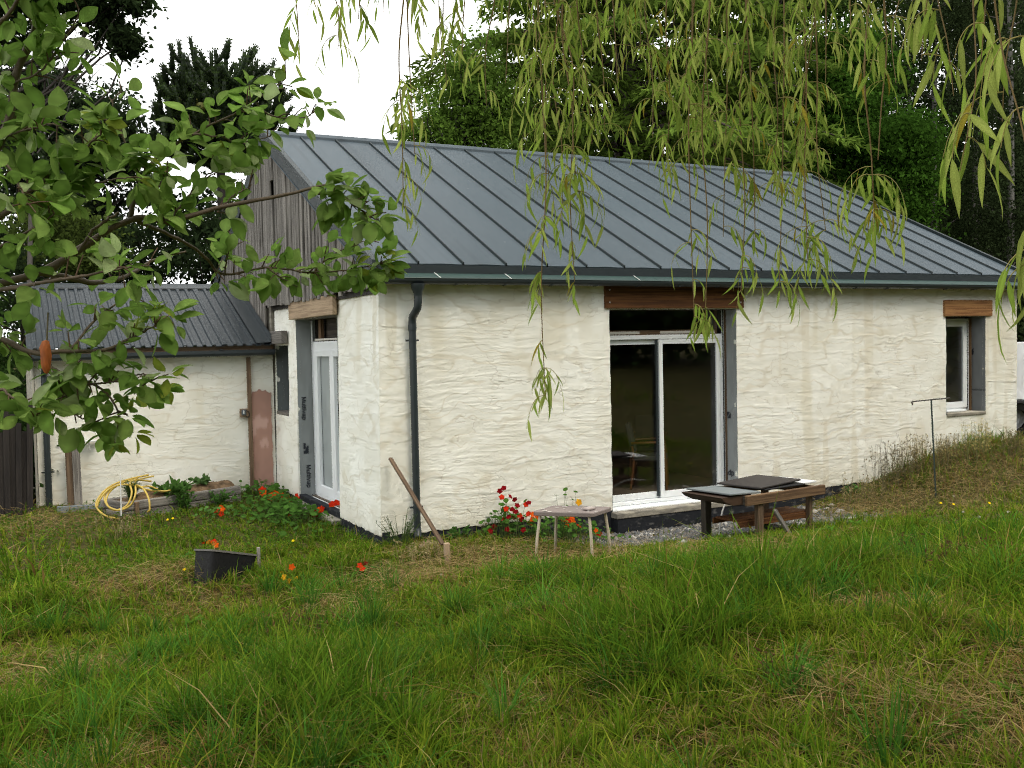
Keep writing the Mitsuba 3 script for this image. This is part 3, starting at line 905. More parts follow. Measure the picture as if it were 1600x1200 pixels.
# corrugated sheets
EY, EZ, RY, RZ = 4.50, 2.172, 7.0, 3.185
pitch = .1365
for i in range(4):
    xa = -3.41 + i * .851
    m = MB()
    pr = []
    for r in range(7 if i < 3 else 6):
        b = xa + r * pitch
        pr += [(b, 0), (b + .072, 0), (b + .084, .026), (b + .122, .026), (b + pitch, 0)]
    if i == 3:
        pr = [p for p in pr if p[0] < -.025]
    lift = .004 * (i % 2)
    ss = np.linspace(0, 1, 6)
    vv = [(x, EY + s * (RY - EY) - h * .37, EZ + s * (RZ - EZ) + h * .93 + lift + .004 * gb.uniform(-.4, .4)) for s in ss for (x, h) in pr]
    n = len(pr)
    q = [(r * n + c, r * n + c + 1, (r + 1) * n + c + 1, (r + 1) * n + c) for r in range(5) for c in range(n - 1)]
    k = len(vv)
    vv += [(x, y, z - .012) for (x, y, z) in vv[:n]]
    q += [(c, k + c, k + c + 1, c + 1) for c in range(n - 1)]
    m.add(vv, q)
    m.build(O + '__roof__roof_sheet', 'mat_corr')
m = MB()
m.add([(-3.41, RY, RZ - .01), (-.03, RY, RZ - .01), (-.03, 9.4, 2.25), (-3.41, 9.4, 2.25)], [(0, 1, 2, 3)])
m.build(O + '__roof__rear_slope', 'mat_corr')
for i in range(4):
    xa, xb = -3.44 + i * .855, -3.44 + (i + 1) * .855 - .004
    vv = [(x, y, z + .003 * (i % 2)) for x in (xa, xb) for (y, z) in ((6.86, 3.145), (6.865, 3.165), (6.955, 3.215), (7.0, 3.245), (7.045, 3.215), (7.14, 3.165))]
    MB().add(vv, [(c, 6 + c, 7 + c, c + 1) for c in range(5)]).build(O + '__roof__ridge_cap', 'mat_dark_metal')
m = MB()      # flashing against the gable
m.add([(-.30, EY - .02, EZ + .032), (-.03, EY - .02, EZ + .05), (-.03, RY, RZ + .05), (-.30, RY, RZ + .032)], [(0, 1, 2, 3)])
m.add([(-.085, EY - .02, EZ + .05), (-.085, EY - .02, EZ + .16), (-.085, RY, RZ + .16), (-.085, RY, RZ + .05)], [(0, 1, 2, 3)])
m.build(O + '__roof__flashing', 'mat_dark_metal')
box(MB(), (-1.72, 4.60, 2.125), (3.38, .03, .09), .004, wood=2).build(O + '__fascia', 'mat_wood', uv=True)
gp2 = [(4.575, 2.105), (4.50, 2.11), (4.485, 2.105), (4.482, 2.06), (4.50, 2.03), (4.54, 2.02), (4.58, 2.03)]
m = MB()
n = len(gp2)
vv = [(x, y, z + .004 * x) for x in np.linspace(-3.45, -.02, 8) for (y, z) in gp2]
m.add(vv, [(r * n + c, (r + 1) * n + c, (r + 1) * n + c + 1, r * n + c + 1) for r in range(7) for c in range(n - 1)])
m.add(vv[:n], [(0, i, i + 1) for i in range(1, n - 1)]).add(vv[-n:], [(0, i, i + 1) for i in range(1, n - 1)])
m.build(O + '__gutter', 'mat_dark_metal')
for x in (-2.9, -2.25, -1.53, -.82):
    m = MB()
    box(m, (x, 4.53, 2.115), (.035, .12, .02), .003)
    m.build(O + '__gutter__gutter_bracket', 'mat_dark_metal')
m = MB()
tube(m, spline([(-3.19, 4.53, 2.04), (-3.19, 4.53, 1.97), (-3.195, 4.60, 1.88), (-3.2, 4.655, 1.80), (-3.2, 4.66, 1.7), (-3.2, 4.66, .8), (-3.2, 4.66, -.12)], 22), .043, 12)
m.build(O + '__downpipe__pipe', 'mat_dark_metal', smooth=35)
for z in (.46, 1.6):
    m = MB()
    lathe(m, [(.044, z - .01), (.05, z - .01), (.05, z + .01), (.044, z + .01)], (-3.2, 4.66, 0), 12)
    for s in (-1, 1):
        box(m, (-3.2 + s * .065, 4.68, z), (.04, .012, .02), .002)
    m.build(O + '__downpipe__pipe_bracket', 'mat_dark_metal')

# ------------------------------------------------------------------ things about the yard
def part(mb, key, mat, smooth=False, uv=False):
    return mb.build(key, mat, smooth, uv)


# switch box on the wall
thing('wall_socket', 'small grey socket on a wooden block with a looped black cable on the outbuilding wall', 'socket')
part(box(MB(), (-.475, 4.70, 1.15), (.13, .03, .13), .004, wood=4), 'wall_socket__backing_block', 'mat_wood', uv=True)
part(box(MB(), (-.485, 4.665, 1.16), (.065, .045, .085), .008, c_=(.10, .12, .14)), 'wall_socket__casing', 'mat_gloss')
part(box(MB(), (-.492, 4.64, 1.165), (.02, .01, .05), .003, c_=(.65, .66, .66)), 'wall_socket__cover', 'mat_gloss')
part(tube(MB(), spline([(-.455, 4.66, 1.19), (-.42, 4.65, 1.17), (-.405, 4.65, 1.12), (-.43, 4.66, 1.085), (-.46, 4.665, 1.11)], 16), .006, 6, (.02, .02, .02)), 'wall_socket__cable', 'mat_gloss')
# tap with a white plate
thing('wall_tap', 'small white plate with a thin pipe below it, on the outbuilding wall', 'tap')
part(box(MB(), (-2.655, 4.64, .865), (.21, .13, .018), .004, c_=(.62, .64, .64)), 'wall_tap__plate', 'mat_gloss')
part(tube(MB(), [(-2.665, 4.63, .86), (-2.66, 4.63, .78), (-2.66, 4.64, .74)], [.009, .009, .016], 8, (.5, .5, .48)), 'wall_tap__pipe', 'mat_gloss')
# old post
thing('old_post', 'weathered grooved wooden post standing upright before the outbuilding wall', 'post')
part(beam(MB(), (-2.93, 4.52, -.15), (-2.94, 4.56, .87), .085, .05, wood=2, up=(0, 1, 0)), 'old_post__plank', 'mat_wood', uv=True)
part(beam(MB(), (-2.835, 4.49, -.15), (-2.845, 4.54, .86), .10, .09, wood=0, up=(0, 1, 0)), 'old_post__plank', 'mat_wood', uv=True)
part(box(MB(), (-2.89, 4.53, .82), (.19, .012, .06), .003, c_=(.45, .43, .4)), 'old_post__band', 'mat_paint')
# dark boards by the corner
thing('board_stack', 'dark weathered boards leaning upright by the left corner of the outbuilding', 'boards')
for i in range(6):
    x = -3.78 + i * .065
    part(beam(MB(), (x, 4.25 - .05 * (i % 2), -.15), (x + .01 + .01 * i, 4.62 + .03 * (i % 3), 1.05 + .12 * ((i * 7) % 4)), .075, .028, wood=6, up=(0, 1, 0)), 'board_stack__board', 'mat_wood', uv=True)
thing('base_plank', 'blue grey plank lying on edge at the foot of the outbuilding wall', 'plank')
part(beam(MB(), (-3.12, 4.30, -.03), (-2.28, 4.22, -.05), .05, .11, c_=(.17, .20, .22)), 'base_plank', 'mat_paint')

# raised bed
B = 'raised_bed'
thing(B, 'raised bed of old wooden sleepers filled with soil beside the outbuilding wall', 'planter')
pa, pb = np.array([-2.36, 3.38]), np.array([-.70, 4.10])
ex = unit(pb - pa)
ey = np.array([-ex[1], ex[0]])
for o, L0 in ((0, 0), (.52, 0)):
    for k in range(2):
        p, q = pa + ey * o - ex * (.03 * k), pb + ey * o
        part(beam(MB(), (*p, -.055 + .125 * k), (*q, -.055 + .125 * k), .075, .12, .012, wood=0), B + '__sleeper', 'mat_wood', uv=True)
for e in (pa, pb):
    for k in range(2):
        p, q = e + ey * .04 - ex * .0 + ex * (.04 if e is pa else -.04), e + ey * .48 + ex * (.04 if e is pa else -.04)
        part(beam(MB(), (*p, -.055 + .125 * k), (*q, -.055 + .125 * k), .07, .118, .012, wood=0), B + '__sleeper', 'mat_wood', uv=True)
part(beam(MB(), (*(pa + ex * .16 - ey * .05), -.12), (*(pa + ex * .16 - ey * .05), .12), .06, .05, wood=2, up=(0, 1, 0)), B + '__stake', 'mat_wood', uv=True)
nx_, ny_ = 50, 18
m = MB()
S, Tt = np.meshgrid(np.linspace(.02, .98, nx_), np.linspace(.08, .92, ny_), indexing='ij')
P2 = pa + (S * np.linalg.norm(pb - pa))[..., None] * ex + (Tt * .52)[..., None] * ey
z = .09 + .10 * np.sin(Tt * np.pi) * sstep(0, .3, S) + .05 * (n2(P2[..., 0], P2[..., 1], 9, 2, 3) - .4)
sc = (n2(P2[..., 0], P2[..., 1], 25, 4, 2)[..., None]) * np.array([.20, .13, .075]) + np.array([.04, .028, .016])
i, j = np.meshgrid(np.arange(nx_ - 1), np.arange(ny_ - 1), indexing='ij')
k = (i * ny_ + j).ravel()
m.add(np.concatenate([P2, z[..., None]], -1).reshape(-1, 3), np.stack([k, k + ny_, k + ny_ + 1, k + 1], 1), None, sc.reshape(-1, 3))
part(m, B + '__soil', 'mat_membrane')


def stem_leaf_plant(key, label, cat, base, n, spread, hgt, L, W, col, tmpl=BROAD, seed=1, group=None, upright=.6, stemcol=(.10, .15, .04), top=False):
    """A plant: thin stems from one foot, leaves along each."""
    g = np.random.default_rng(seed)
    thing(key, label, cat, group)
    st, lf = MB(), MB()
    B_, D_, N_, C_ = [], [], [], []
    for _ in range(n):
        a = g.uniform(0, 2 * np.pi)
        out = np.array([math.cos(a), math.sin(a), 0])
        o = np.asarray(base) + out * g.uniform(0, .03)
        h = hgt * g.uniform(.6, 1.0)
        end = o + out * spread * g.uniform(.3, 1) + np.array([0, 0, h])
        pts = spline([o, (o + end) / 2 + np.array([0, 0, h * .12]), end], 7)
        tube(st, pts, np.linspace(.004, .0018, 7), 4, stemcol, False)
        k = 7 if not top else 3
        for t in np.linspace(.25 if not top else .8, 1, k):
            p = pts[int(t * 6)]
            dd = unit(out * g.uniform(.2, 1) + g.normal(size=3) * .5 + np.array([0, 0, upright]))
            B_.append(p)
            D_.append(dd)
            N_.append(unit(np.array([0, 0, 1.0]) + g.normal(size=3) * .4))
            C_.append(np.array(col) * g.uniform(.7, 1.25))
    n = len(B_)
    leaves(lf, np.array(B_), np.array(D_), np.array(N_), L * g.uniform(.6, 1.1, n), W * g.uniform(.6, 1.1, n), tmpl, np.array(C_))
    labels[st.build(key + '__stem', 'mat_leaf')] = {'kind': 'stuff'}
    labels[lf.build(key + '__foliage', 'mat_leaf', True)] = {'kind': 'stuff'}


def on_bed(s, t, z=.12):
    p = pa + ex * s * np.linalg.norm(pb - pa) + ey * .52 * t
    return (p[0], p[1], z)


stem_leaf_plant('chive_plant', 'tuft of fine upright green blades at the left end of the raised bed', 'plant', on_bed(.12, .35), 90, .10, .26, .10, .006, (.07, .13, .035), NARROW, 3)
stem_leaf_plant('primrose_plant', 'low leafy plant with long tongue shaped leaves spilling over the raised bed', 'plant', on_bed(.42, .15, .11), 22, .26, .12, .17, .055, (.075, .16, .035), BROAD, 4)
stem_leaf_plant('strawberry_plant', 'low plant with round pale leaves near the right end of the raised bed', 'plant', on_bed(.74, .5, .17), 12, .16, .10, .08, .07, (.10, .19, .06), BROAD, 5)
stem_leaf_plant('bed_seedling', 'small grey green seedling on the soil between the two leafier bed plants', 'plant', on_bed(.60, .5, .15), 6, .10, .07, .06, .03, (.10, .15, .07), BROAD, 6)

# yellow hose: coils draped over the end of the bed
thing('garden_hose', 'coiled yellow garden hose draped over the left end of the raised bed', 'hose')
m = MB()
hz = lambda P_: P_
hc = []
loops = [[(232, 742, 14.6), (205, 748, 14.4), (180, 756, 14.15), (160, 770, 13.95), (150, 790, 13.8), (165, 806, 13.7), (185, 810, 13.72)],
         [(236, 752, 14.7), (212, 750, 14.45), (190, 755, 14.2), (172, 768, 13.9), (166, 785, 13.75), (178, 797, 13.72), (198, 790, 13.75), (206, 770, 13.85), (203, 755, 14.2), (215, 748, 14.5)],
         [(270, 766, 14.4), (250, 768, 14.35), (225, 764, 14.25), (205, 758, 14.1), (186, 758, 14.0), (168, 766, 13.85), (155, 782, 13.75), (152, 792, 13.72)],
         [(205, 755, 14.25), (222, 762, 14.0), (232, 778, 13.75), (234, 795, 13.7), (231, 800, 13.72)],
         [(240, 744, 14.9), (225, 747, 14.8), (212, 752, 14.4), (212, 770, 13.8), (205, 788, 13.74), (188, 797, 13.7), (170, 792, 13.72), (163, 778, 13.8), (170, 766, 13.95), (186, 757, 14.2)],
         [(272, 756, 14.6), (268, 765, 14.4), (252, 767, 14.35), (235, 760, 14.4), (215, 762, 14.3)]]
for lp in loops:
    tube(m, spline([at(p[0], p[1], p[2] - .82) for p in lp], 40), .0125, 8, (.50, .36, .07))
m.build('garden_hose', 'mat_gloss', smooth=True)
thing('white_rod', 'thin white rod stuck upright in front of the hose coil', 'rod')
part(tube(MB(), [at(188, 742, 12.72), at(189, 778, 12.72), at(189.5, 806, 12.72)], [.007, .009, .009], 7, (.66, .66, .64)), 'white_rod', 'mat_gloss')


def ground_at(px, py):
    t = 3.0
    for _ in range(200):
        p = at(px, py, t)
        d = p[2] - float(gz(p[0], p[1]))
        if d < .003:
            break
        t += max(.01, d * .8)
    return np.array([p[0], p[1], float(gz(p[0], p[1]))])


# black bin
K = 'plastic_bin'
thing(K, 'black plastic bin with a thin pale rim standing askew in the grass', 'bin')
c = ground_at(347, 903) + np.array([0, 0, -.03])
ang = .35
nA = 28
a = np.linspace(0, 2 * np.pi, nA, endpoint=False)


def squircle(r):
    return np.stack([r * 1.12 * np.sign(np.cos(a)) * np.abs(np.cos(a)) ** .28, r * .80 * np.sign(np.sin(a)) * np.abs(np.sin(a)) ** .28], -1)


R_ = np.array([[math.cos(ang), -math.sin(ang), 0], [math.sin(ang), math.cos(ang), 0], [0, 0, 1]]) 
_FW, _RT = np.array([math.sin(YAW), math.cos(YAW), 0]), np.array([math.cos(YAW), -math.sin(YAW), 0])
_Z = np.array([0, 0, 1.0])
R_ = (np.outer(_RT - .10 * _Z, _RT) + np.outer(_FW * .97 - .27 * _Z, _FW) + np.outer(_Z * .97 + .27 * _FW + .10 * _RT, _Z)) @ R_
for nm, prof, mat in (('body', [(.205, -.20), (.208, 0), (.216, .12), (.224, .23), (.229, .27), (.219, .27), (.205, .12), (.01, .10)], 'mat_rubber'),):
    rings = np.vstack([np.column_stack([squircle(r), np.full(nA, z)]) for r, z in prof])
    q = [(r * nA + i, r * nA + (i + 1) % nA, (r + 1) * nA + (i + 1) % nA, (r + 1) * nA + i) for r in range(len(prof) - 1) for i in range(nA)]
    MB().add(rings @ R_.T + c, q).build(K + '__' + nm, mat, smooth=40)
prof = [(.224, .262), (.239, .262), (.240, .280), (.219, .281), (.219, .268)]
rings = np.vstack([np.column_stack([squircle(r), np.full(nA, z)]) for r, z in prof])
q = [(r * nA + i, r * nA + (i + 1) % nA, (r + 1) * nA + (i + 1) % nA, (r + 1) * nA + i) for r in range(len(prof) - 1) for i in range(nA)]
MB().add(rings @ R_.T + c, q, None, (.13, .125, .115)).build(K + '__rim', 'mat_paint')
c = ground_at(405, 893)
thing('short_stake', 'short grey wooden stake standing beside the black plastic bin', 'stake')
part(box(MB(), c + (0, 0, .08), (.03, .03, .34), .004, wood=0), 'short_stake', 'mat_wood', uv=True)

# under the downpipe
thing('splash_block', 'brown block of wood under the foot of the corner downpipe', 'block')
part(box(MB(), (.37, -.24, -.16), (.42, .24, .12), .01, wood=4), 'splash_block', 'mat_wood', uv=True)
p0, p1 = np.array([.105, -.075, .86]), at(692, 851, 10.42)
thing('leaning_plank', 'narrow brown plank leaning on the wall behind the corner downpipe', 'plank')
part(beam(MB(), p1, p0, .045, .03, wood=2), 'leaning_plank', 'mat_wood', uv=True)
c = ground_at(699, 887)
thing('split_stake', 'short split wooden stake at the foot of the leaning plank', 'stake')
m = MB()
box(m, c + (.0, 0, .09), (.058, .05, .34), .006, wood=4)
part(m, 'split_stake', 'mat_wood', uv=True)

# low table
K = 'low_table'
thing(K, 'low table with stained grey brown top and splayed cream metal legs before the front wall', 'table')
tops = [at(831, 795, 10.60), at(864, 786, 10.98), at(960, 795, 10.93), at(927, 804, 10.42)]
zt = np.mean([p[2] for p in tops])
fl, bl, br, fr_ = [np.array([p[0], p[1], zt]) for p in tops]
bl, fl, fr_, br = fl + (bl - fl), fl, fr_, fr_ + (bl - fl)
cen = (fl + bl + br + fr_) / 4
m = MB()
poly = [fl, fr_, br, bl]


def rounded(poly, r, z):
    out = []
    for i in range(4):
        a, b, c_ = poly[i - 1], poly[i], poly[(i + 1) % 4]
        u, w = unit(a - b), unit(c_ - b)
        for t in np.linspace(0, 1, 5):
            out.append((b + u * r * (1 - t) ** 2 + w * r * t ** 2)[:2].tolist() + [z])
    return np.array(out)


rs = [rounded([cen + (p - cen) * k for p in poly], .05, zt + dz) for k, dz in ((.97, -.045), (1.0, -.04), (1.0, -.008), (.985, 0), (.93, -.006), (.0, -.006))]
vv = np.vstack(rs)
q = [(r * 20 + i, r * 20 + (i + 1) % 20, (r + 1) * 20 + (i + 1) % 20, (r + 1) * 20 + i) for r in range(5) for i in range(20)]
tt = n2(vv[:, 0], vv[:, 1], 14, 3, 2)[:, None]
m.add(vv, q, None, np.array([.21, .175, .165]) * (.75 + .5 * tt))
for _ in range(26):
    p = cen + (fl - cen) * gb.uniform(-.8, .8) + (fr_ - cen) * gb.uniform(-.8, .8)
    r = gb.uniform(.004, .02)
    aa = np.arange(7) * 2 * np.pi / 7
    sp = np.stack([p[0] + r * np.cos(aa) * 1.5, p[1] + r * np.sin(aa), np.full(7, zt + .0015)], 1)
    m.add(sp, [(0, i, i + 1) for i in range(1, 6)], None, (.48, .45, .42))
part(m, K + '__tabletop', 'mat_paint', smooth=30)
for p in poly:
    top = cen + (p - cen) * .80 + np.array([0, 0, -.03])
    foot = cen + (p - cen) * .93
    foot[2] = float(gz(foot[0], foot[1])) - .02
    part(tube(MB(), [top, top * .5 + foot * .5 + (p - cen) * .02, foot], .0165, 9, (.50, .44, .34)), K + '__leg', 'mat_gloss', smooth=True)
thing('flat_chip', 'small pale slab lying on top of the low table', 'slab')
part(box(MB(), cen + (br - cen) * .28 + (fr_ - cen) * .25 + np.array([0, 0, .012]), (.13, .09, .02), .005, unit(np.array([[1, .35, 0], [-.35, 1, 0], [0, 0, 1.06]])).T, (.34, .29, .27)), 'flat_chip', 'mat_paint')

# work bench
K = 'work_bench'
thing(K, 'rough wooden bench with brown rails and posts on the gravel before the sliding door', 'bench')
ZB = .36
f0, f1 = np.array([3.60, -1.93]), np.array([4.93, -1.77])        # front rail
b0 = np.array([3.78, -1.15])


def rail(p, q, z, h, w, kind, nm):
    part(beam(MB(), (p[0], p[1], z), (q[0], q[1], z), w, h, .006, wood=kind), K + '__' + nm, 'mat_wood', uv=True)


ux = unit(f1 - f0)
uy = np.array([-ux[1], ux[0]])
rail(f0 - ux * .0, f1, ZB - .06, .115, .04, 5, 'front_rail')
rail(f0 + uy * .72, f1 + uy * .72, ZB - .06, .11, .04, 2, 'rear_rail')
rail(f0 + ux * .02 + uy * .02, f0 + ux * .02 + uy * .70, ZB - .06, .10, .035, 3, 'end_rail')
rail(f1 - ux * .12 + uy * .02, f1 - ux * .12 + uy * .70, ZB - .06, .10, .035, 2, 'end_rail')
for (a, b, kind, w) in ((.26, .0, 2, .085), (1.18, .05, 2, .07), (.05, .62, 3, .10), (1.1, .66, 2, .08)):
    p = f0 + ux * a + uy * b + uy * .045
    part(box(MB(), (p[0], p[1], (ZB - .08 + float(gz(p[0], p[1])) - .05) / 2), (w, w * .8, ZB - .08 - float(gz(p[0], p[1])) + .05), .006, np.column_stack([[ux[0], ux[1], 0], [uy[0], uy[1], 0], [0, 0, 1]]), wood=kind), K + '__leg', 'mat_wood', uv=True)
rail(f0 + ux * .05 + uy * .36, f1 - ux * .12 + uy * .30, .04, .025, .34, 1, 'shelf')
rail(f0 + ux * .05 + uy * .17, f1 - ux * .12 + uy * .12, .00, .07, .025, 1, 'shelf_rail')
rail(f0 + ux * .05 + uy * .56, f1 - ux * .12 + uy * .52, .00, .07, .025, 1, 'shelf_rail')
p = f0 + ux * .42
part(beam(MB(), (*(p - uy * .04), .16), (*(p + ux * .22 - uy * .10), -.18), .05, .04, wood=0), K + '__brace', 'mat_wood', uv=True)
Rb = np.column_stack([[ux[0], ux[1], 0], [uy[0], uy[1], 0], [0, 0, 1]])


def slab(key, label, cat, a, b, sx, sy, z, tilt, col, rot=0.0, kind=None, t=.02):
    thing(key, label, cat)
    c_, s_ = math.cos(rot), math.sin(rot)
    p = f0 + ux * a + uy * b
    R = Rb @ np.array([[c_, -s_, 0], [s_, c_, 0], [0, 0, 1]]) @ np.array([[1, 0, tilt], [0, 1, 0], [-tilt, 0, 1]])
    part(box(MB(), (p[0], p[1], z), (sx, sy, t), .004, R, col, wood=kind), key, 'mat_paint' if kind is None else 'mat_wood', uv=kind is not None)


slab('slate_panel', 'large dark slate panel lying across the middle of the work bench', 'panel', .66, .40, .80, .62, ZB + .055, -.02, (.035, .030, .028), .12)
slab('grey_board', 'pale blue grey board overhanging the left end of the work bench', 'board', .02, .36, .52, .66, ZB + .018, .05, (.155, .175, .18), .05)
slab('white_board', 'white board lying on the right end of the work bench', 'board', 1.12, .38, .44, .55, ZB + .02, .0, (.62, .63, .63), .04)
slab('black_tray', 'black sheet lying under the slate panel on the work bench', 'sheet', .72, .30, .70, .50, ZB + .022, .0, (.012, .012, .013), 0, None, .018)
thing('bench_trough', 'dark curved trough hanging off the left end of the work bench under the grey board', 'trough')
m = MB()
pr = [(-.33, ZB + .0), (-.28, ZB - .045), (-.15, ZB - .10), (.12, ZB - .11), (.14, ZB - .0)]
vv = []
for b in (.05, .68):
    for (a, z) in pr:
        p = f0 + ux * a + uy * b
        vv.append((p[0], p[1], z))
m.add(vv, [(i, i + 1, i + 6, i + 5) for i in range(4)] + [(5, 0, 4, 9)], None, (.045, .028, .02))
m.add(vv[:5], [(0, i, i + 1) for i in (1, 2, 3)], None, (.06, .035, .022)).add(vv[5:], [(0, i, i + 1) for i in (1, 2, 3)], None, (.05, .03, .02))
m.build('bench_trough', 'mat_paint')
c = np.array([3.75, -1.55, float(gz(3.75, -1.55))])
thing('black_crate', 'small black box on the gravel under the work bench', 'box')
part(box(MB(), (4.22, -1.62, -.17), (.20, .16, .18), .01, c_=(.015, .015, .016)), 'black_crate', 'mat_gloss')
thing('grey_pipe', 'thin grey pipe arching from the bench down into the gravel by the step', 'pipe')
part(tube(MB(), spline([at(1145, 777, 12.6), at(1138, 780, 12.4), at(1131, 792, 12.25), at(1126, 812, 12.1), at(1124, 835, 11.95), at(1124, 842, 11.9)], 24), .011, 8, (.45, .45, .42)), 'grey_pipe', 'mat_gloss', smooth=True)
# bolts standing on the slate
thing('marker_rod', 'dark thin metal rod with a hooked crossbar stuck in the grassy mound', 'rod')
q = ground_at(1463, 782)
dm = float((q - EYE) @ _f)
part(tube(MB(), [at(1455, 625, dm), at(1458, 690, dm), q + (0, 0, -.1)], .011, 7, (.035, .05, .045)), 'marker_rod__shaft', 'mat_gloss')
part(tube(MB(), [at(1426, 633, dm), at(1424.5, 628, dm), at(1426, 627.5, dm), at(1455, 624.5, dm), at(1484, 622, dm + .05)], .010, 6, (.05, .045, .04)), 'marker_rod__crossbar', 'mat_gloss')


# chairs behind the glass
def chair(key, label, o, rot, grp=None):
    thing(key, label, 'chair', grp)
    c_, s_ = math.cos(rot), math.sin(rot)
    R = np.array([[c_, -s_, 0], [s_, c_, 0], [0, 0, 1]])
    X = lambda *p: R @ np.array(p) + np.asarray(o)
    wood, cloth = (.13, .054, .018), (.032, .036, .036)
    for sx in (-1, 1):
        part(tube(MB(), [X(sx * .26, -.24, 0), X(sx * .25, -.22, .42), X(sx * .26, -.20, .64)], [.016, .021, .017], 8, wood), key + '__leg', 'mat_gloss', True)
        part(tube(MB(), [X(sx * .23, .27, 0), X(sx * .23, .22, .42), X(sx * .23, .24, .62)], [.016, .021, .018], 8, wood), key + '__leg', 'mat_gloss', True)
        part(tube(MB(), spline([X(sx * .26, -.21, .64), X(sx * .29, -.14, .675), X(sx * .29, .08, .67), X(sx * .23, .25, .66)], 12), .018, 8, wood), key + '__armrest', 'mat_gloss', True)
    part(box(MB(), X(0, 0, .44), (.50, .48, .075), .03, R, cloth), key + '__seat', 'mat_paint')
    part(box(MB(), X(0, .27, .72), (.46, .06, .42), .028, R @ np.array([[1, 0, 0], [0, 1, .2], [0, -.2, 1]]), cloth), key + '__backrest', 'mat_paint')


chair('armchair', 'wooden armchair with grey seat behind the sliding door, left one', (4.55, 1.25, 0), .9)
chair('armchair_001', 'wooden armchair with grey seat deeper in the room, right one', (5.25, 2.3, 0), -.7)

# ------------------------------------------------------------------ nasturtiums and other plants
RED, DEEP, ORANGE, YELLOW = (.62, .035, .012), (.24, .008, .012), (.72, .11, .012), (.75, .36, .02)


def flower(key, p, face, size, col, g):
    """An open five petalled bloom."""
    m = MB()
    face = unit(np.asarray(face, float))
    a = unit(np.cross(face, (.3, .2, 1)))
    b = np.cross(face, a)
    n = 5
    ang = np.arange(n) * 2 * np.pi / n + g.uniform(0, 6)
    d = np.cos(ang)[:, None] * a + np.sin(ang)[:, None] * b + face * .35
    leaves(m, np.tile(p, (n, 1)), d, np.tile(face, (n, 1)), np.full(n, size * .70), np.full(n, size * .62), BROAD, np.array(col) * g.uniform(.8, 1.2, (n, 1)))
    tube(m, [np.asarray(p), np.asarray(p) - face * size * .5], [size * .14, size * .03], 5, np.array(col) * .7)
    m.build(key, 'mat_leaf', True)


def nasturtium(key, label, foot, n_leaf, spread, hgt, blooms, seed, leafcol=(.075, .17, .03), climb=None, disc=.055):
    g = np.random.default_rng(seed)
    thing(key, label, 'nasturtium')
    st, lf = MB(), MB()
    foot = np.asarray(foot, float)
    B_, N_, C_ = [], [], []
    for _ in range(n_leaf):
        o = foot + np.array([g.normal() * spread[0], g.normal() * spread[1], 0])
        o[2] = float(gz(o[0], o[1]))
        h = hgt * g.uniform(.25, 1) * math.exp(-.5 * ((o[0] - foot[0]) / (spread[0] * 1.4)) ** 2)
        if climb is not None and g.random() < climb[2]:
            o = o * [1, 0, 1] + np.array([0, foot[1] + .02, 0])
            o[0] = foot[0] + climb[0] + g.normal() * .07
            h = climb[1] * g.uniform(.3, 1)
        tip = o + np.array([g.normal() * .03, g.normal() * .03, h])
        tube(st, [o, (o + tip) / 2 + g.normal(size=3) * .012, tip], [.003, .0025, .0018], 4, (.14, .20, .07), False)
        B_.append(tip)
        N_.append(unit(np.array([g.normal() * .5, -.35 + g.normal() * .4, 1.0])))
        C_.append(np.array(leafcol) * g.uniform(.65, 1.35))
    n = len(B_)
    N_ = np.array(N_)
    d = unit(np.cross(N_, rdir(n, g)))
    sz = disc * g.uniform(.6, 1.2, n)
    leaves(lf, np.array(B_) - d * sz[:, None] * .5, d, N_, sz, sz, DISC, np.array(C_))
    labels[st.build(key + '__stem', 'mat_leaf')] = {'kind': 'stuff'}
    labels[lf.build(key + '__foliage', 'mat_leaf', True)] = {'kind': 'stuff'}
    for (p, col, s) in blooms:
        flower(key + '__flower', p, np.array([-.35, -.75, .45]) + g.normal(size=3) * .3, s, col, g)


def bl(pts, depth, cols, s=.05):
    out = []
    for i, (x, y) in enumerate(pts):
        out.append((at(x, y, depth + .15 * math.sin(i * 2.3)), cols[i % len(cols)], s))
    return out


fp = ground_at(425, 790)
nasturtium('nasturtium', 'nasturtium with orange red flowers in the corner below the pink undercoat', (-.35, 4.2, 0), 170, (.34, .24), .22,
           bl([(410, 766), (412, 771), (424, 775), (430, 778), (437, 772), (441, 777), (433, 786), (421, 779), (450, 781), (466, 775), (429, 772)], 14.1, [RED, ORANGE, RED], .085), 1)
nasturtium('nasturtium_001', 'nasturtium spreading along the gable foot below the gable door', (-.48, 2.5, 0), 420, (.24, .62), .27,
           bl([(497, 798), (503, 796), (492, 803), (519, 789), (526, 786), (529, 817), (495, 827), (519, 788), (453, 805), (523, 803)], 12.95, [ORANGE, RED, DEEP], .075), 2, disc=.075)
nasturtium('nasturtium_002', 'tall nasturtium with dark red flowers climbing the front wall left of the low table', (1.55, -.22, 0), 190, (.24, .12), .34,
           bl([(781, 767), (787, 763), (784, 777), (797, 776), (804, 780), (791, 795), (800, 796), (806, 800), (812, 806), (803, 808), (795, 808), (787, 811), (815, 811), (826, 786), (822, 788), (772, 823), (793, 827), (797, 831), (818, 828), (790, 842), (800, 845), (766, 830), (733, 842), (740, 846), (808, 790)], 11.6, [DEEP, DEEP, RED], .052), 3,
           climb=(-.08, .46, .16))
nasturtium('nasturtium_003', 'nasturtium with orange flowers behind the legs of the low table', (2.15, -.45, 0), 170, (.34, .16), .30,
           bl([(833, 804), (840, 808), (826, 803), (832, 812), (880, 811), (888, 813), (893, 810), (886, 823), (904, 822), (884, 825), (931, 830), (936, 833), (829, 817), (895, 815)], 11.8, [ORANGE, ORANGE, RED], .058), 4)
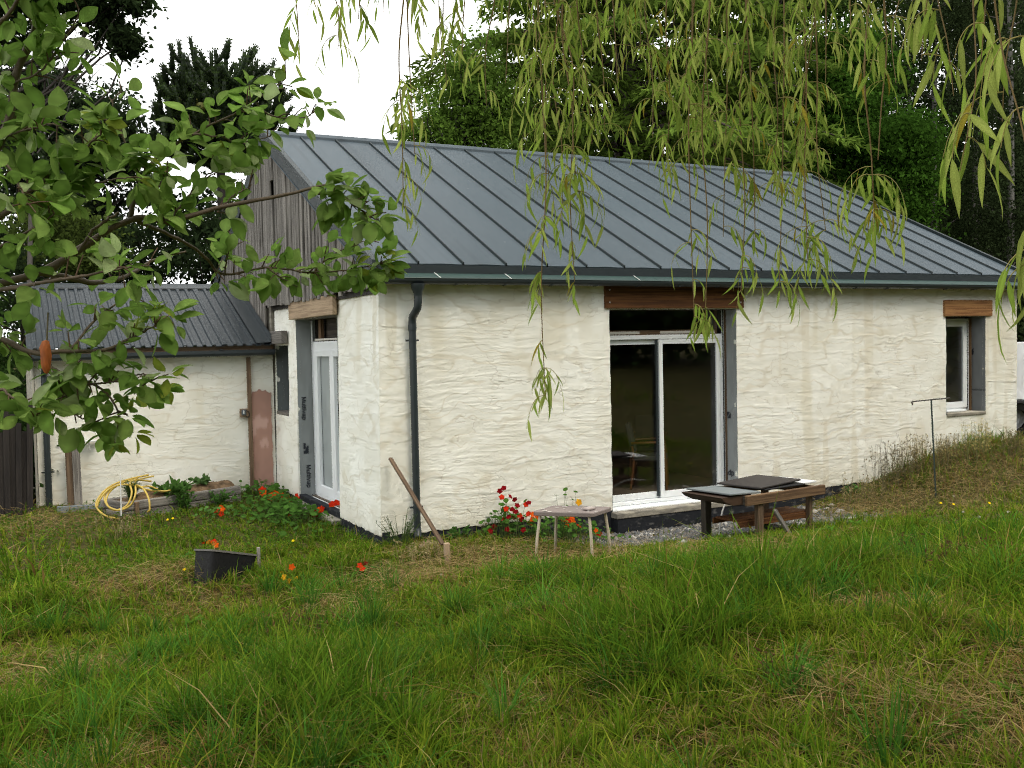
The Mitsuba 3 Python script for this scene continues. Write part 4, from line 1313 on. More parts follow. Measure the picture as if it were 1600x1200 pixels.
nasturtium('nasturtium_004', 'yellow nasturtium flower and two leaves standing up behind the low table top', (2.45, -.3, 0), 30, (.10, .08), .30, bl([(904, 785)], 11.95, [YELLOW], .065), 5, climb=(-.18, .62, .3))
c = ground_at(335, 862)
nasturtium('nasturtium_005', 'orange nasturtium showing over the rim of the black plastic bin', (-1.95, .25, 0), 40, (.15, .12), .16, bl([(327, 849), (334, 847), (337, 852), (320, 850)], 11.4, [ORANGE, RED], .06), 6)
c = ground_at(342, 808)
nasturtium('nasturtium_006', 'single nasturtium with orange flowers in the lawn before the raised bed', c, 45, (.16, .16), .15, bl([(345, 793), (343, 797), (348, 796), (338, 800), (344, 805), (346, 803)], float((c - EYE) @ _f), [ORANGE, RED], .055), 7, (.10, .21, .05))
c = ground_at(566, 900)
nasturtium('nasturtium_007', 'single stem of red flowers in the grass midway between bin and leaning plank', c, 9, (.06, .06), .10, bl([(562, 884), (571, 881), (566, 889), (567, 897)], float((c - EYE) @ _f), [RED, DEEP], .05), 8)
c = ground_at(448, 912)
nasturtium('nasturtium_008', 'orange and yellow flowers in the long grass right of the short stake', c, 14, (.09, .09), .13, bl([(456, 886), (441, 897), (444, 902), (458, 906), (462, 905), (452, 908)], float((c - EYE) @ _f), [ORANGE, YELLOW, YELLOW], .05), 9)

stem_leaf_plant('fennel_weed', 'feathery dark weed at the house corner beside the downpipe', 'weed', (.14, -.25, -.24), 34, .26, .50, .07, .010, (.045, .085, .03), NARROW, 12)
stem_leaf_plant('dock_weed', 'leafy green weed at the foot of the leaning plank', 'weed', (.86, -.22, -.24), 14, .14, .26, .10, .045, (.06, .14, .03), BROAD, 13)
stem_leaf_plant('nettle_weed', 'green leafy weed at the foot of the raised bed', 'weed', (*(pa * .55 + pb * .45 - ey * .15), -.1), 20, .16, .30, .07, .035, (.07, .16, .03), BROAD, 14)
stem_leaf_plant('nettle_weed_001', 'leafy weed in front of the raised bed, nearer its right end', 'weed', (*(pa * .25 + pb * .75 - ey * .18), -.1), 18, .16, .22, .07, .04, (.08, .18, .04), BROAD, 15)
stem_leaf_plant('wall_weed', 'small green weed against the dark base right of the work bench', 'weed', (7.1, -.12, -.22), 14, .14, .20, .06, .035, (.09, .2, .05), BROAD, 16)


def tall_weed(key, label, px, py, hgt, n, seed, col, head, spread=.16):
    """A clump of tall dry stalks with small seed heads."""
    g = np.random.default_rng(seed)
    thing(key, label, 'weed')
    o = ground_at(px, py)
    st, hd = MB(), MB()
    for _ in range(n):
        a = g.uniform(0, 6.28)
        b = o + np.array([g.normal() * spread, g.normal() * spread * .5, -.03])
        h = hgt * g.uniform(.55, 1)
        e = b + np.array([math.cos(a) * h * .18, math.sin(a) * h * .12, h])
        pts = spline([b, b * .5 + e * .5 + g.normal(size=3) * .015, e], 6)
        tube(st, pts, np.linspace(.0045, .002, 6), 4, np.array(col) * g.uniform(.7, 1.2), False)
        k = int(g.integers(5, 12))
        ts = g.uniform(.45, 1.0, k)
        P_ = b + (e - b) * ts[:, None] + g.normal(size=(k, 3)) * .02
        leaves(hd, P_, rdir(k, g) + [0, 0, .6], rdir(k, g), g.uniform(.02, .05, k), g.uniform(.012, .02, k), DIAMOND, np.array(head) * g.uniform(.6, 1.3, (k, 1)))
    labels[st.build(key + '__stem', 'mat_grass')] = {'kind': 'stuff'}
    labels[hd.build(key + '__seed_head', 'mat_grass')] = {'kind': 'stuff'}


tall_weed('tall_weed', 'clump of tall dark dry stalks against the wall left of the marker rod', 1398, 760, .72, 56, 31, (.17, .155, .085), (.20, .17, .10), .26)
tall_weed('tall_weed_001', 'tall dry stalks just left of the marker rod', 1432, 742, .66, 44, 32, (.22, .19, .09), (.30, .24, .10))
tall_weed('tall_weed_002', 'dry stalks with pale heads just right of the marker rod', 1480, 728, .52, 44, 33, (.22, .20, .10), (.34, .28, .13))
tall_weed('tall_weed_003', 'tallest weed with cream flower heads below the small window', 1532, 718, .62, 34, 34, (.22, .23, .10), (.50, .42, .18), .14)
tall_weed('tall_weed_004', 'thin dry stalks at the right end of the front wall', 1580, 715, .48, 30, 35, (.20, .18, .09), (.24, .20, .10), .12)
tall_weed('tall_weed_005', 'pale dry stalks on the left slope of the grassy mound', 1350, 790, .46, 34, 36, (.26, .23, .12), (.36, .30, .15), .2)
tall_weed('tall_weed_006', 'tall thin grass stalks growing before the hose coil', 205, 842, .42, 12, 37, (.30, .27, .13), (.34, .30, .16), .12)
tall_weed('tall_weed_007', 'dry stalks beside the leaning plank foot', 668, 880, .32, 22, 38, (.40, .34, .17), (.40, .34, .18), .14)
tall_weed('tall_weed_008', 'thin weed stalks growing against the wall between plank and red nasturtium', 752, 838, .30, 9, 39, (.20, .18, .09), (.22, .18, .10), .10)

for (px, py, h, n_, sd, lab) in ((1478, 905, .42, 9, 61, 'dark upright sorrel stalks in the grass at the right, between mound and foreground'), (1408, 880, .34, 7, 62, 'dark sorrel stalks in the grass left of the larger stalk clump'), (1556, 890, .40, 8, 63, 'dark sorrel stalks in the grass closest to the right edge'),
                                 (1228, 1080, .30, 4, 64, 'few dark stalks standing alone in the lower right foreground'), (462, 1010, .34, 8, 65, 'tall dark grass stalks in the long grass at the lower left'), (890, 985, .28, 5, 66, 'few dark stalks in the deep green grass near the middle')):
    tall_weed(numbered('sorrel_stalk'), lab, px, py, h, n_, sd, (.10, .11, .045), (.13, .075, .035), .14)
WHERE = [(1082, 1022, 'alone in the deep green foreground grass right of centre'), (735, 1012, 'in the long foreground grass left of centre'), (578, 1030, 'in the long grass at the lower left'), (262, 812, 'in the lawn left of the single nasturtium, left one of a pair'),
         (270, 810, 'in the lawn left of the single nasturtium, right one of a pair'), (458, 845, 'in the lawn between the gable foot and the black plastic bin'), (1224, 800, 'before the legs of the work bench, upper one'), (1215, 806, 'before the legs of the work bench, lower one'),
         (1172, 824, 'in front of the left leg of the work bench'), (1546, 786, 'on the mound nearest the right edge'), (1470, 786, 'just right of the foot of the marker rod'), (1490, 788, 'on the mound a hand right of the marker rod'), (1008, 1070, 'in the bare foreground below the middle'), (288, 890, 'at the left side of the black plastic bin')]
for px, py, wh in WHERE:
    k = numbered('buttercup')
    thing(k, 'small yellow buttercup ' + wh, 'flower', 'yellow buttercups scattered in the grass')
    o = ground_at(px, py + 14)
    tp = at(px, py, float((o - EYE) @ _f))
    part(tube(MB(), [o - (0, 0, .03), tp], [.002, .0015], 4, (.12, .2, .05), False), k + '__stem', 'mat_leaf')
    flower(k + '__flower', tp, (-.3, -.6, .8), .028, (.85, .60, .02), gb)
WHERE = [(922, 888, 'below the right legs of the low table'), (1140, 838, 'before the foot of the thin grey pipe'), (1150, 842, 'left of the front leg of the work bench'), (1188, 826, 'at the foot of the front bench leg'), (1205, 818, 'under the brace of the work bench'), (1232, 818, 'below the middle of the bench shelf'),
         (1490, 775, 'on the mound top right of the marker rod'), (1505, 800, 'on the mound flank below the small window'), (1530, 808, 'low on the mound flank, second from the right edge group'), (1575, 800, 'on the mound close to the right edge, upper one'), (1590, 812, 'on the mound close to the right edge, lower one'),
         (430, 852, 'in the lawn above the orange and yellow flowers'), (690, 898, 'below the split stake'), (735, 910, 'in the pale straw right of the split stake'), (1120, 915, 'in the green grass below the work bench')]
for px, py, wh in WHERE:
    k = numbered('clover')
    thing(k, 'small white clover head ' + wh, 'flower', 'white clover heads scattered in the grass')
    o = ground_at(px, py + 8)
    tp = at(px, py, float((o - EYE) @ _f))
    part(tube(MB(), [o - (0, 0, .03), tp], [.002, .0015], 4, (.12, .2, .05), False), k + '__stem', 'mat_leaf')
    m = MB()
    dd = rdir(22, gb)
    leaves(m, np.tile(tp, (22, 1)), dd, rdir(22, gb), np.full(22, .018), np.full(22, .010), DIAMOND, np.tile((.66, .64, .56), (22, 1)))
    m.build(k + '__flower', 'mat_leaf')

# ------------------------------------------------------------------ gravel by the step
g = np.random.default_rng(77)
N = 12000
gx, gy = g.uniform(1.9, 6.6, N), g.uniform(-1.75, -.10, N)
keep = g.random(N) < sstep(-1.85, -.9, gy + .35 * (n2(gx, gy, 1.7, 2.0, 2) - .3)) * sstep(1.8, 2.6, gx) * sstep(6.6, 5.8, gx)
gx, gy = gx[keep], gy[keep]
n = len(gx)
oct_v = np.array([(1, 0, 0), (-1, 0, 0), (0, 1, 0), (0, -1, 0), (0, 0, 1), (0, 0, -1)], float)
oct_f = np.array([(0, 2, 4), (2, 1, 4), (1, 3, 4), (3, 0, 4), (2, 0, 5), (1, 2, 5), (3, 1, 5), (0, 3, 5)])
sz = g.gamma(2.2, .0065, n) + .005
v = oct_v[None] * g.uniform(.6, 1.3, (n, 6, 1)) * sz[:, None, None] * np.array([1, 1, .7])
a = g.uniform(0, 6.28, n)
v = np.stack([v[..., 0] * np.cos(a)[:, None] - v[..., 1] * np.sin(a)[:, None], v[..., 0] * np.sin(a)[:, None] + v[..., 1] * np.cos(a)[:, None], v[..., 2]], -1)
v = v + np.stack([gx, gy, gz(gx, gy) + .004], -1)[:, None]
t = g.random((n, 1))
cc = np.where(t < .08, (.42, .41, .38), np.where(t < .6, (.11, .115, .12), (.19, .175, .15))) * g.uniform(.6, 1.2, (n, 1))
MB().add(v.reshape(-1, 3), (oct_f[None] + (np.arange(n) * 6)[:, None, None]).reshape(-1, 3), None, np.repeat(cc, 6, 0)).build('gravel', 'mat_paint')
thing('gravel', 'grey gravel before the sliding door', 'gravel', kind='stuff')
for px, py, s, wh in ((1312, 800, .09, 'largest pale stone at the right end of the gravel'), (1272, 800, .07, 'pale stone just right of the bench legs'), (1332, 812, .08, 'pale stone at the grass edge, rightmost of the four'), (1300, 790, .06, 'smallest pale stone, close to the wall base')):
    k = numbered('stone')
    thing(k, wh, 'stone', 'loose stones right of the work bench')
    m = MB()
    o = ground_at(px, py)
    dv = rdir(40, g)
    import trimesh
    hl = trimesh.convex.convex_hull(dv * np.array([1, .8, .55]) * s)
    m.add(np.array(hl.vertices) + o, np.array(hl.faces), None, (.36, .35, .33))
    m.build(k, 'mat_paint')

# ------------------------------------------------------------------ grass
HX, HY = XE, YD


def allowed(x, y):
    house = (x > -.04) & (y > -.05) & (x < XE + .02) & (y < YD)
    outb = (x > -3.4) & (x < .1) & (y > 4.66) & (y < 9.3)
    return ~(house | outb)


SPOTS = [(820, 885, 1.0, .45), (640, 915, .7, .4), (520, 962, .55, .4), (250, 912, .5, .35), (60, 1062, .55, .45), (800, 1112, .4, .3), (930, 1085, .35, .25), (1500, 1150, .5, .25), (1270, 1110, .35, .2), (1000, 905, .5, .25), (1350, 960, .4, .2), (1180, 1040, .4, .2),
         (1440, 785, 1.1, .6), (90, 815, .8, .5), (870, 965, .7, .3), (1540, 740, 1.0, .6), (1330, 800, .7, .4), (1590, 1060, .35, .25), (1100, 1180, .35, .2), (300, 1190, .5, .3), (1120, 870, .6, .3), (350, 950, .6, .35)]
LUSH = [(450, 1010, .8, .5), (800, 1020, 1.1, .5), (1020, 1000, .9, .5), (1050, 900, .9, .5), (1250, 915, 1.0, .6), (400, 1140, .7, .4), (130, 1150, .6, .4), (580, 1070, .7, .4), (1150, 960, 1.0, .5), (900, 870, .5, .3), (480, 830, .8, .5)]
SPOT_W = [(ground_at(a, b)[:2], c, d, .48 if b > 1000 else 1.0) for a, b, c, d in SPOTS]
LUSH_W = [(ground_at(a, b)[:2], c, d, 1.0) for a, b, c, d in LUSH]
FW, RT = np.array([math.sin(YAW), math.cos(YAW)]), np.array([math.cos(YAW), -math.sin(YAW)])


def blobs(x, y, lst):
    out = 0
    for o, ra, rb, wt in lst:
        dx, dy = (x - o[0]) * RT[0] + (y - o[1]) * RT[1], (x - o[0]) * FW[0] + (y - o[1]) * FW[1]
        out = np.maximum(out, wt * np.exp(-(dx / ra) ** 2 - (dy / (rb * 1.5)) ** 2))
    return out


def straw(x, y):
    n = n2(x, y, 1.3, 40.0, 3)
    return np.clip(.55 * np.exp(-((x - 9.4) / 2.0) ** 2 - ((y + .7) / 1.2) ** 2) + sstep(.58, .76, n) * .5 + 1.05 * blobs(x, y, SPOT_W) * (.4 + n) - .5 * blobs(x, y, LUSH_W), 0, 1)


def lush(x, y):
    n = n2(x, y, .9, 60.0, 3)
    return np.clip(sstep(.42, .68, n) * .7 + .65 * blobs(x, y, LUSH_W) - .5 * blobs(x, y, SPOT_W), 0, 1)


def candidates(n, dmin, dmax, power, g, half=.62):
    a = g.uniform(-half, half, n)
    u = g.random(n)
    e = 2 - power
    d = (dmin ** e + u * (dmax ** e - dmin ** e)) ** (1 / e)
    return EYE[0] + d * np.sin(YAW + a), EYE[1] + d * np.cos(YAW + a)


def blade_mesh(mb, x, y, h, w, bend, az, col, segs, g):
    """Curved grass blades."""
    n = len(x)
    s = np.linspace(0, 1, segs + 1)
    dx, dy = np.cos(az), np.sin(az)
    tw = az + np.pi / 2 + g.normal(0, .5, n)
    hx = h[:, None] * (bend[:, None] * s ** 2 + .12 * s)
    hz = h[:, None] * (s - .38 * np.minimum(bend, 1.6)[:, None] * s ** 2.2)
    cx = x[:, None] + dx[:, None] * hx
    cy = y[:, None] + dy[:, None] * hx
    z0 = gz(x, y) - .012
    cz = z0[:, None] + hz
    ww = w[:, None] * np.where(s < .5, 1.0, 1.0 - ((s - .5) / .5) ** 1.5 * .9) * .5
    ox, oy = np.cos(tw)[:, None] * ww, np.sin(tw)[:, None] * ww
    L = np.stack([cx - ox, cy - oy, cz], -1)
    R = np.stack([cx + ox, cy + oy, cz], -1)
    v = np.empty((n, 2 * segs + 1, 3))
    v[:, 0:2 * segs:2] = L[:, :-1]
    v[:, 1:2 * segs:2] = R[:, :-1]
    v[:, -1] = np.stack([cx[:, -1], cy[:, -1], cz[:, -1]], -1)
    f = []
    for i in range(segs - 1):
        a = 2 * i
        f += [(a, a + 1, a + 3), (a, a + 3, a + 2)]
    f.append((2 * segs - 2, 2 * segs - 1, 2 * segs))
    K_ = 2 * segs + 1
    fv = np.array([.95] * 2 + [1.0] * (2 * segs - 2) + [1.1])
    c = np.clip(col[:, None] * fv[None, :, None], 0, 1)
    mb.add(v.reshape(-1, 3), (np.array(f)[None] + (np.arange(n) * K_)[:, None, None]).reshape(-1, 3), None, c.reshape(-1, 3))


def grass_cols(x, y, st, lu, g):
    n = len(x)
    t = g.random((n, 1))
    green = np.where(t < .5, (.098, .178, .012), np.where(t < .8, (.155, .218, .016), (.235, .262, .030)))
    deep = np.array([.048, .125, .011])
    green = green * (1 - .55 * lu[:, None]) + deep * .55 * lu[:, None]
    brown = sstep(.45, .65, n2(x, y, 1.1, 91.0, 2))[:, None]
    dry = np.where(g.random((n, 1)) < .6 - .35 * brown, (.36, .27, .115), (.20, .125, .042))
    is_dry = g.random(n) < .10 + .52 * st
    c = np.where(is_dry[:, None], dry, green)
    return c * g.uniform(.6, 1.4, (n, 1)), is_dry


def sow(key, n, dmin, dmax, power, segs, seed, half=.62):
    g = np.random.default_rng(seed)
    x, y = candidates(n, dmin, dmax, power, g, half)
    # blades stand in tussocks
    tuss = .045
    qx, qy = np.round(x / .13) * .13, np.round(y / .13) * .13
    j = np.modf(np.abs(np.sin(qx * 91.7 + qy * 47.3)) * 4375.8)[0]
    x = x + (qx + (j - .5) * .1 - x) * .5
    y = y + (qy + (np.modf(j * 77.7)[0] - .5) * .1 - y) * .5
    st, lu = straw(x, y), lush(x, y)
    court = sstep(-.6, 1.0, y + .4) * sstep(.3, -.3, x)          # the mown corner between the two walls
    gravel = sstep(-1.7, -1.0, y + .35 * (n2(x, y, 1.7, 2.0, 2) - .3)) * sstep(2.0, 2.7, x) * sstep(6.4, 5.7, x)
    keep = allowed(x, y) & (g.random(n) < (1 - .25 * st) * (1 - .97 * gravel)) & (g.random(n) < .35 + 1.2 * n2(x, y, 2.2, 11.0, 2))
    x, y, st, lu, court = (q[keep] for q in (x, y, st, lu, court))
    n = len(x)
    col, is_dry = grass_cols(x, y, st, lu, g)
    h = (.095 + .125 * lu ** 1.3 + .07 * n2(x, y, 5.0, 21.0, 2)) * g.uniform(.45, 1.25, n)
    h = h * (.7 + .6 * np.modf(np.abs(np.sin(qx[keep] * 31.7 + qy[keep] * 97.3)) * 917.3)[0])
    h = np.where(is_dry, h * .85 + .03, h) * (1 - .42 * court) + .13 * np.exp(-((x - 9.6) / 2.2) ** 2 - ((y + .4) / .8) ** 2) * g.random(n)
    tall = g.random(n) < .035
    h = np.where(tall, h * 1.75, h) * (1 + .22 * sstep(-3.6, -5.0, y)) * (1 - .38 * sstep(-4.4, -3.4, y) * sstep(.5, 1.6, x) * sstep(8.2, 6.8, x))
    w = (.0042 + .0042 * g.random(n)) * (1 + .5 * lu) + .00022 * np.hypot(x - EYE[0], y - EYE[1])
    w = np.where(is_dry, w * .7, w)
    bend = np.abs(g.normal(.42, .42, n)) + .9 * is_dry * g.random(n) + .08 * lu
    az = g.uniform(0, 6.283, n) + 1.0 * n2(x, y, .9, 33.0, 2)
    mb = MB()
    blade_mesh(mb, x, y, h, w, bend, az, col, segs, g)
    mb.build(key, 'mat_grass')


thing('grass', 'uneven green grass with dry patches covering the yard and the slope', 'grass', kind='stuff')
sow('grass__001', 150000, 2.6, 6.5, 1.0, 3, 101, .68)
sow('grass__002', 175000, 6.2, 11.5, 1.0, 2, 102)
sow('grass__003', 135000, 10.5, 19.0, 1.0, 2, 103)


def tufts():
    """Taller sheaves of broad blades."""
    g = np.random.default_rng(58)
    x, y = candidates(1500, 3.2, 12, 1.1, g)
    lu = lush(x, y)
    k = allowed(x, y) & (g.random(len(x)) < .05 + .75 * lu) & (y < np.where(x > .5, -3.9, -1.2))
    x, y, lu = x[k], y[k], lu[k]
    per = 46
    r = np.abs(g.normal(0, .055, (len(x), per)))
    a = g.uniform(0, 6.283, (len(x), per))
    X, Y = (x[:, None] + r * np.cos(a)).ravel(), (y[:, None] + r * np.sin(a)).ravel()
    n = len(X)
    tone = np.repeat(g.uniform(.75, 1.3, len(x)), per)[:, None]
    c = np.where(g.random((n, 1)) < .6, (.052, .150, .018), (.085, .180, .026)) * tone * g.uniform(.7, 1.3, (n, 1))
    h = np.repeat(g.uniform(.20, .46, len(x)), per) * g.uniform(.5, 1.1, n)
    mb = MB()
    blade_mesh(mb, X, Y, h, g.uniform(.0055, .0095, n), np.abs(g.normal(.55, .3, n)), a.ravel() + g.normal(0, .5, n), c, 4, g)
    mb.build('grass__005', 'mat_grass')


tufts()


def sow_far():
    g = np.random.default_rng(55)
    x = np.concatenate([g.uniform(10.9, 26, 9000), g.uniform(-14, -3.4, 7000), g.uniform(-16, 12, 14000)])
    y = np.concatenate([g.uniform(-3, 14, 9000), g.uniform(-4, 12, 7000), g.uniform(-24, -9.5, 14000)])
    k = allowed(x, y) & (np.hypot(x - EYE[0], y - EYE[1]) > 2.4)
    x, y = x[k], y[k]
    n = len(x)
    st, lu = straw(x, y), lush(x, y)
    col, d = grass_cols(x, y, st * .5, lu, g)
    mb = MB()
    blade_mesh(mb, x, y, (.22 + .22 * lu) * g.uniform(.5, 1.2, n), np.full(n, .02), np.abs(g.normal(.5, .4, n)), g.uniform(0, 6.3, n), col, 2, g)
    mb.build('grass__004', 'mat_grass')


sow_far()


def dead_stems():
    """Cut straw lying flat in the dry patches."""
    g = np.random.default_rng(66)
    x, y = candidates(150000, 3.0, 14.0, 1.1, g)
    s = straw(x, y)
    k = allowed(x, y) & (g.random(len(x)) < (s ** 1.8 * .55 + .010) * np.clip((np.hypot(x - EYE[0], y - EYE[1]) - 2.5) / 5, .25, 1))
    x, y, s = x[k], y[k], s[k]
    for px, py, ra, rb, m_ in ((770, 884, .55, .22, 2600), (890, 880, .45, .2, 1800), (640, 906, .4, .2, 1300), (540, 955, .3, .2, 700), (252, 905, .28, .2, 700), (1445, 775, .7, .3, 2200), (1545, 742, .7, .3, 2200), (1340, 800, .35, .2, 700), (70, 1060, .3, .2, 500), (90, 815, .5, .3, 900)):
        o = ground_at(px, py)
        u, w = g.normal(0, ra, m_), g.normal(0, rb * 1.6, m_)
        qx, qy = o[0] + RT[0] * u + FW[0] * w, o[1] + RT[1] * u + FW[1] * w
        kk = allowed(qx, qy)
        x, y, s = np.concatenate([x, qx[kk]]), np.concatenate([y, qy[kk]]), np.concatenate([s, np.full(kk.sum(), 1.0)])
    n = len(x)
    a = g.normal(0, .9, n) + 2.2 + 3 * n2(x, y, .6, 71.0, 2)
    d = np.stack([np.cos(a), np.sin(a), g.normal(.06, .22, n)], -1)
    L = g.gamma(2.2, .055, n) + .04
    z = gz(x, y) + g.uniform(.01, .09, n) * (.5 + 1.2 * s)
    c = np.where(g.random((n, 1)) < .65, (.42, .32, .15), (.26, .175, .075)) * g.uniform(.6, 1.25, (n, 1))
    mb = MB()
    leaves(mb, np.stack([x, y, z], -1), d, np.array([0, 0, 1.0]) + g.normal(0, .4, (n, 3)), L, .0022 + .0028 * g.random(n), NARROW, c, g.uniform(-.4, .9, n))
    mb.build('dry_straw', 'mat_grass')
    thing('dry_straw', 'flattened dry straw lying in pale patches of the grass', 'straw', kind='stuff')


dead_stems()


def low_cover():
    g = np.random.default_rng(67)
    x, y = candidates(110000, 3.0, 17.0, 1.0, g)
    n = n2(x, y, 1.9, 81.0, 3)
    court = sstep(-1.5, .5, y) * sstep(.4, -.2, x)
    k = allowed(x, y) & (g.random(len(x)) < .5 * sstep(.5, .68, n) + .8 * court * sstep(.30, .5, n)) & ~((x > 2.2) & (y > -1.5) & (x < 7.5))
    x, y = x[k], y[k]
    n = len(x)
    d = rdir(n, g)
    d[:, 2] = np.abs(d[:, 2]) * .5
    c = np.where(g.random((n, 1)) < .6, (.095, .195, .022), (.060, .140, .018)) * g.uniform(.7, 1.3, (n, 1))
    L = g.uniform(.018, .05, n)
    mb = MB()
    leaves(mb, np.stack([x, y, gz(x, y) + g.uniform(.01, .09, n)], -1), d, np.array([0, 0, 1.0]) + g.normal(0, .45, (n, 3)), L, L * g.uniform(.35, .8, n), DIAMOND, c)
    x, y = candidates(420, 3.2, 12.0, 1.1, g)
    k = allowed(x, y) & (y < -1.9) & (n2(x, y, 1.6, 86.0, 2) > .47)
    x, y = x[k], y[k]
    per = 9
    a = np.arange(per) * 2.4 + g.uniform(0, 6, (len(x), 1))
    sz = np.repeat(g.uniform(.05, .13, len(x)), per) * g.uniform(.7, 1.2, len(x) * per)
    d = np.stack([np.cos(a), np.sin(a), np.full(a.shape, .75)], -1).reshape(-1, 3) + g.normal(0, .25, (len(x) * per, 3))
    P_ = np.repeat(np.stack([x, y, gz(x, y) + .03], -1), per, 0)
    c = np.where(g.random((len(P_), 1)) < .7, (.085, .185, .024), (.13, .21, .03)) * g.uniform(.7, 1.3, (len(P_), 1))
    leaves(mb, P_, d, np.array([0, 0, 1.0]) + g.normal(0, .2, P_.shape), sz, sz * g.uniform(.28, .5, len(P_)), BROAD, c, g.uniform(.8, 1.8, len(P_)))
    mb.build('ground_cover', 'mat_leaf')
    thing('ground_cover', 'small leafy weeds growing low between the grass', 'weeds', kind='stuff')


low_cover()

# ------------------------------------------------------------------ the van beyond the far end
V = 'parked_van'
thing(V, 'white van parked in the grass beyond the right end of the house', 'van')
vo = at(1655, 655, 20.0)
vo[2] = float(gz(vo[0], vo[1]))
va = unit(np.array([RIGHT[0], RIGHT[1], 0]))
vb_ = np.array([-va[1], va[0], 0])
Rv = np.column_stack([va, vb_, [0, 0, 1]])
VX = lambda p: np.asarray(p) @ Rv.T + vo
sec = [(-2.05, .42), (-2.12, .75), (-2.08, 1.25), (-1.95, 1.70), (-1.75, 1.80), (.55, 1.80), (.95, 1.70), (1.45, 1.15), (2.05, .98), (2.15, .70), (2.10, .40)]
from shapely.geometry import Polygon, Point
wc = [(-1.25, .32), (1.30, .32)]
pg = Polygon(sec)
for (x, z) in wc:
    pg = pg.difference(Point(x, z).buffer(.39, 24))
import trimesh.creation as tc
ex_ = tc.extrude_polygon(pg, 1.7, engine='earcut')
ve = np.array(ex_.vertices)
k = np.clip((ve[:, 1] - .9) / .9, 0, 1)
yv = (ve[:, 2] - .85) * (1 - .14 * k)
MB().add(VX(np.stack([ve[:, 0], yv, ve[:, 1]], 1)), np.array(ex_.faces), None, (.72, .74, .77)).build(V + '__body', 'mat_gloss', smooth=20)
for sd in (-1, 1):
    for (x0, x1) in ((-.05, .72),):
        m = MB()
        q = [(x0, .98), (x1 + .42, 1.02), (x1 + .05, 1.58), (x0, 1.60)]
        m.add(VX([(x, sd * (.855 * (1 - .14 * np.clip((z - .9) / .9, 0, 1)) + .004), z) for x, z in q]), [(0, 1, 2, 3)], None, (.02, .025, .03))
        m.build(V + '__window', 'mat_gloss')
    m = MB()
    beam(m, VX((-1.95, sd * .853, .66)), VX((2.0, sd * .853, .66)), .02, .06, c_=(.05, .05, .055))
    m.build(V + '__side_strip', 'mat_gloss')
    for (x, z) in wc:
        Rw = Rv @ np.array([[1, 0, 0], [0, 0, -sd], [0, 1, 0.0]])
        m = MB()
        lathe(m, [(.18, -.08), (.30, -.09), (.32, -.05), (.32, .05), (.30, .09), (.20, .095)], VX((x, sd * .74, z)), 26, (.015, .015, .016), Rw)
        wn = nextkey(V + '__wheel')
        m.build(wn, 'mat_gloss', smooth=40)
        m = MB()
        lathe(m, [(.21, .08), (.20, .092), (.12, .075), (.07, .10), (.001, .105)], VX((x, sd * .74, z)), 26, (.42, .43, .44), Rw)
        for a in np.arange(8) * np.pi / 4:
            lathe(m, [(.022, .084), (.001, .0995)], VX((x, sd * .74, z)) + Rw @ np.array([.145 * math.cos(a), .145 * math.sin(a), .004]), 6, (.03, .03, .03), Rw)
        m.build(wn + '__hubcap', 'mat_gloss', smooth=40)
for sd in (-1, 1):
    part(box(MB(), VX((2.06, sd * .62, .84)), (.14, .30, .18), .03, Rv, (.6, .62, .62)), V + '__headlight', 'mat_gloss')
    part(box(MB(), VX((-2.08, sd * .72, 1.0)), (.06, .14, .4), .02, Rv, (.35, .02, .02)), V + '__rear_light', 'mat_gloss')
m = MB()
q = [(1.00, 1.66), (1.43, 1.20)]
m.add(VX([(q[0][0] + .03, -.62, q[0][1]), (q[1][0] + .03, -.70, q[1][1]), (q[1][0] + .03, .70, q[1][1]), (q[0][0] + .03, .62, q[0][1])]), [(0, 1, 2, 3)], None, (.02, .025, .03))
m.build(V + '__windscreen', 'mat_gloss')
for x in (-2.12, 2.12):
    part(box(MB(), VX((x, 0, .48)), (.14, 1.66, .22), .05, Rv, (.07, .07, .075)), V + '__bumper', 'mat_gloss')

# ------------------------------------------------------------------ trees behind the house
def spot(px, depth):
    p = at(px, 520, depth)
    return np.array([p[0], p[1], float(gz(p[0], p[1]))])


def zpix(py, px, depth):
    return float(at(px, py, depth)[2])


def limb(mb, a, b, r0, r1, g, wob=.08, n=8, sides=6, c=(.07, .055, .04), wood=None):
    a, b = np.asarray(a, float), np.asarray(b, float)
    L = np.linalg.norm(b - a)
    pts = [a + (b - a) * t + g.normal(size=3) * wob * L * math.sin(math.pi * t) * .6 for t in np.linspace(0, 1, 5)]
    tube(mb, spline(pts, n), np.linspace(r0, r1, n), sides, c)


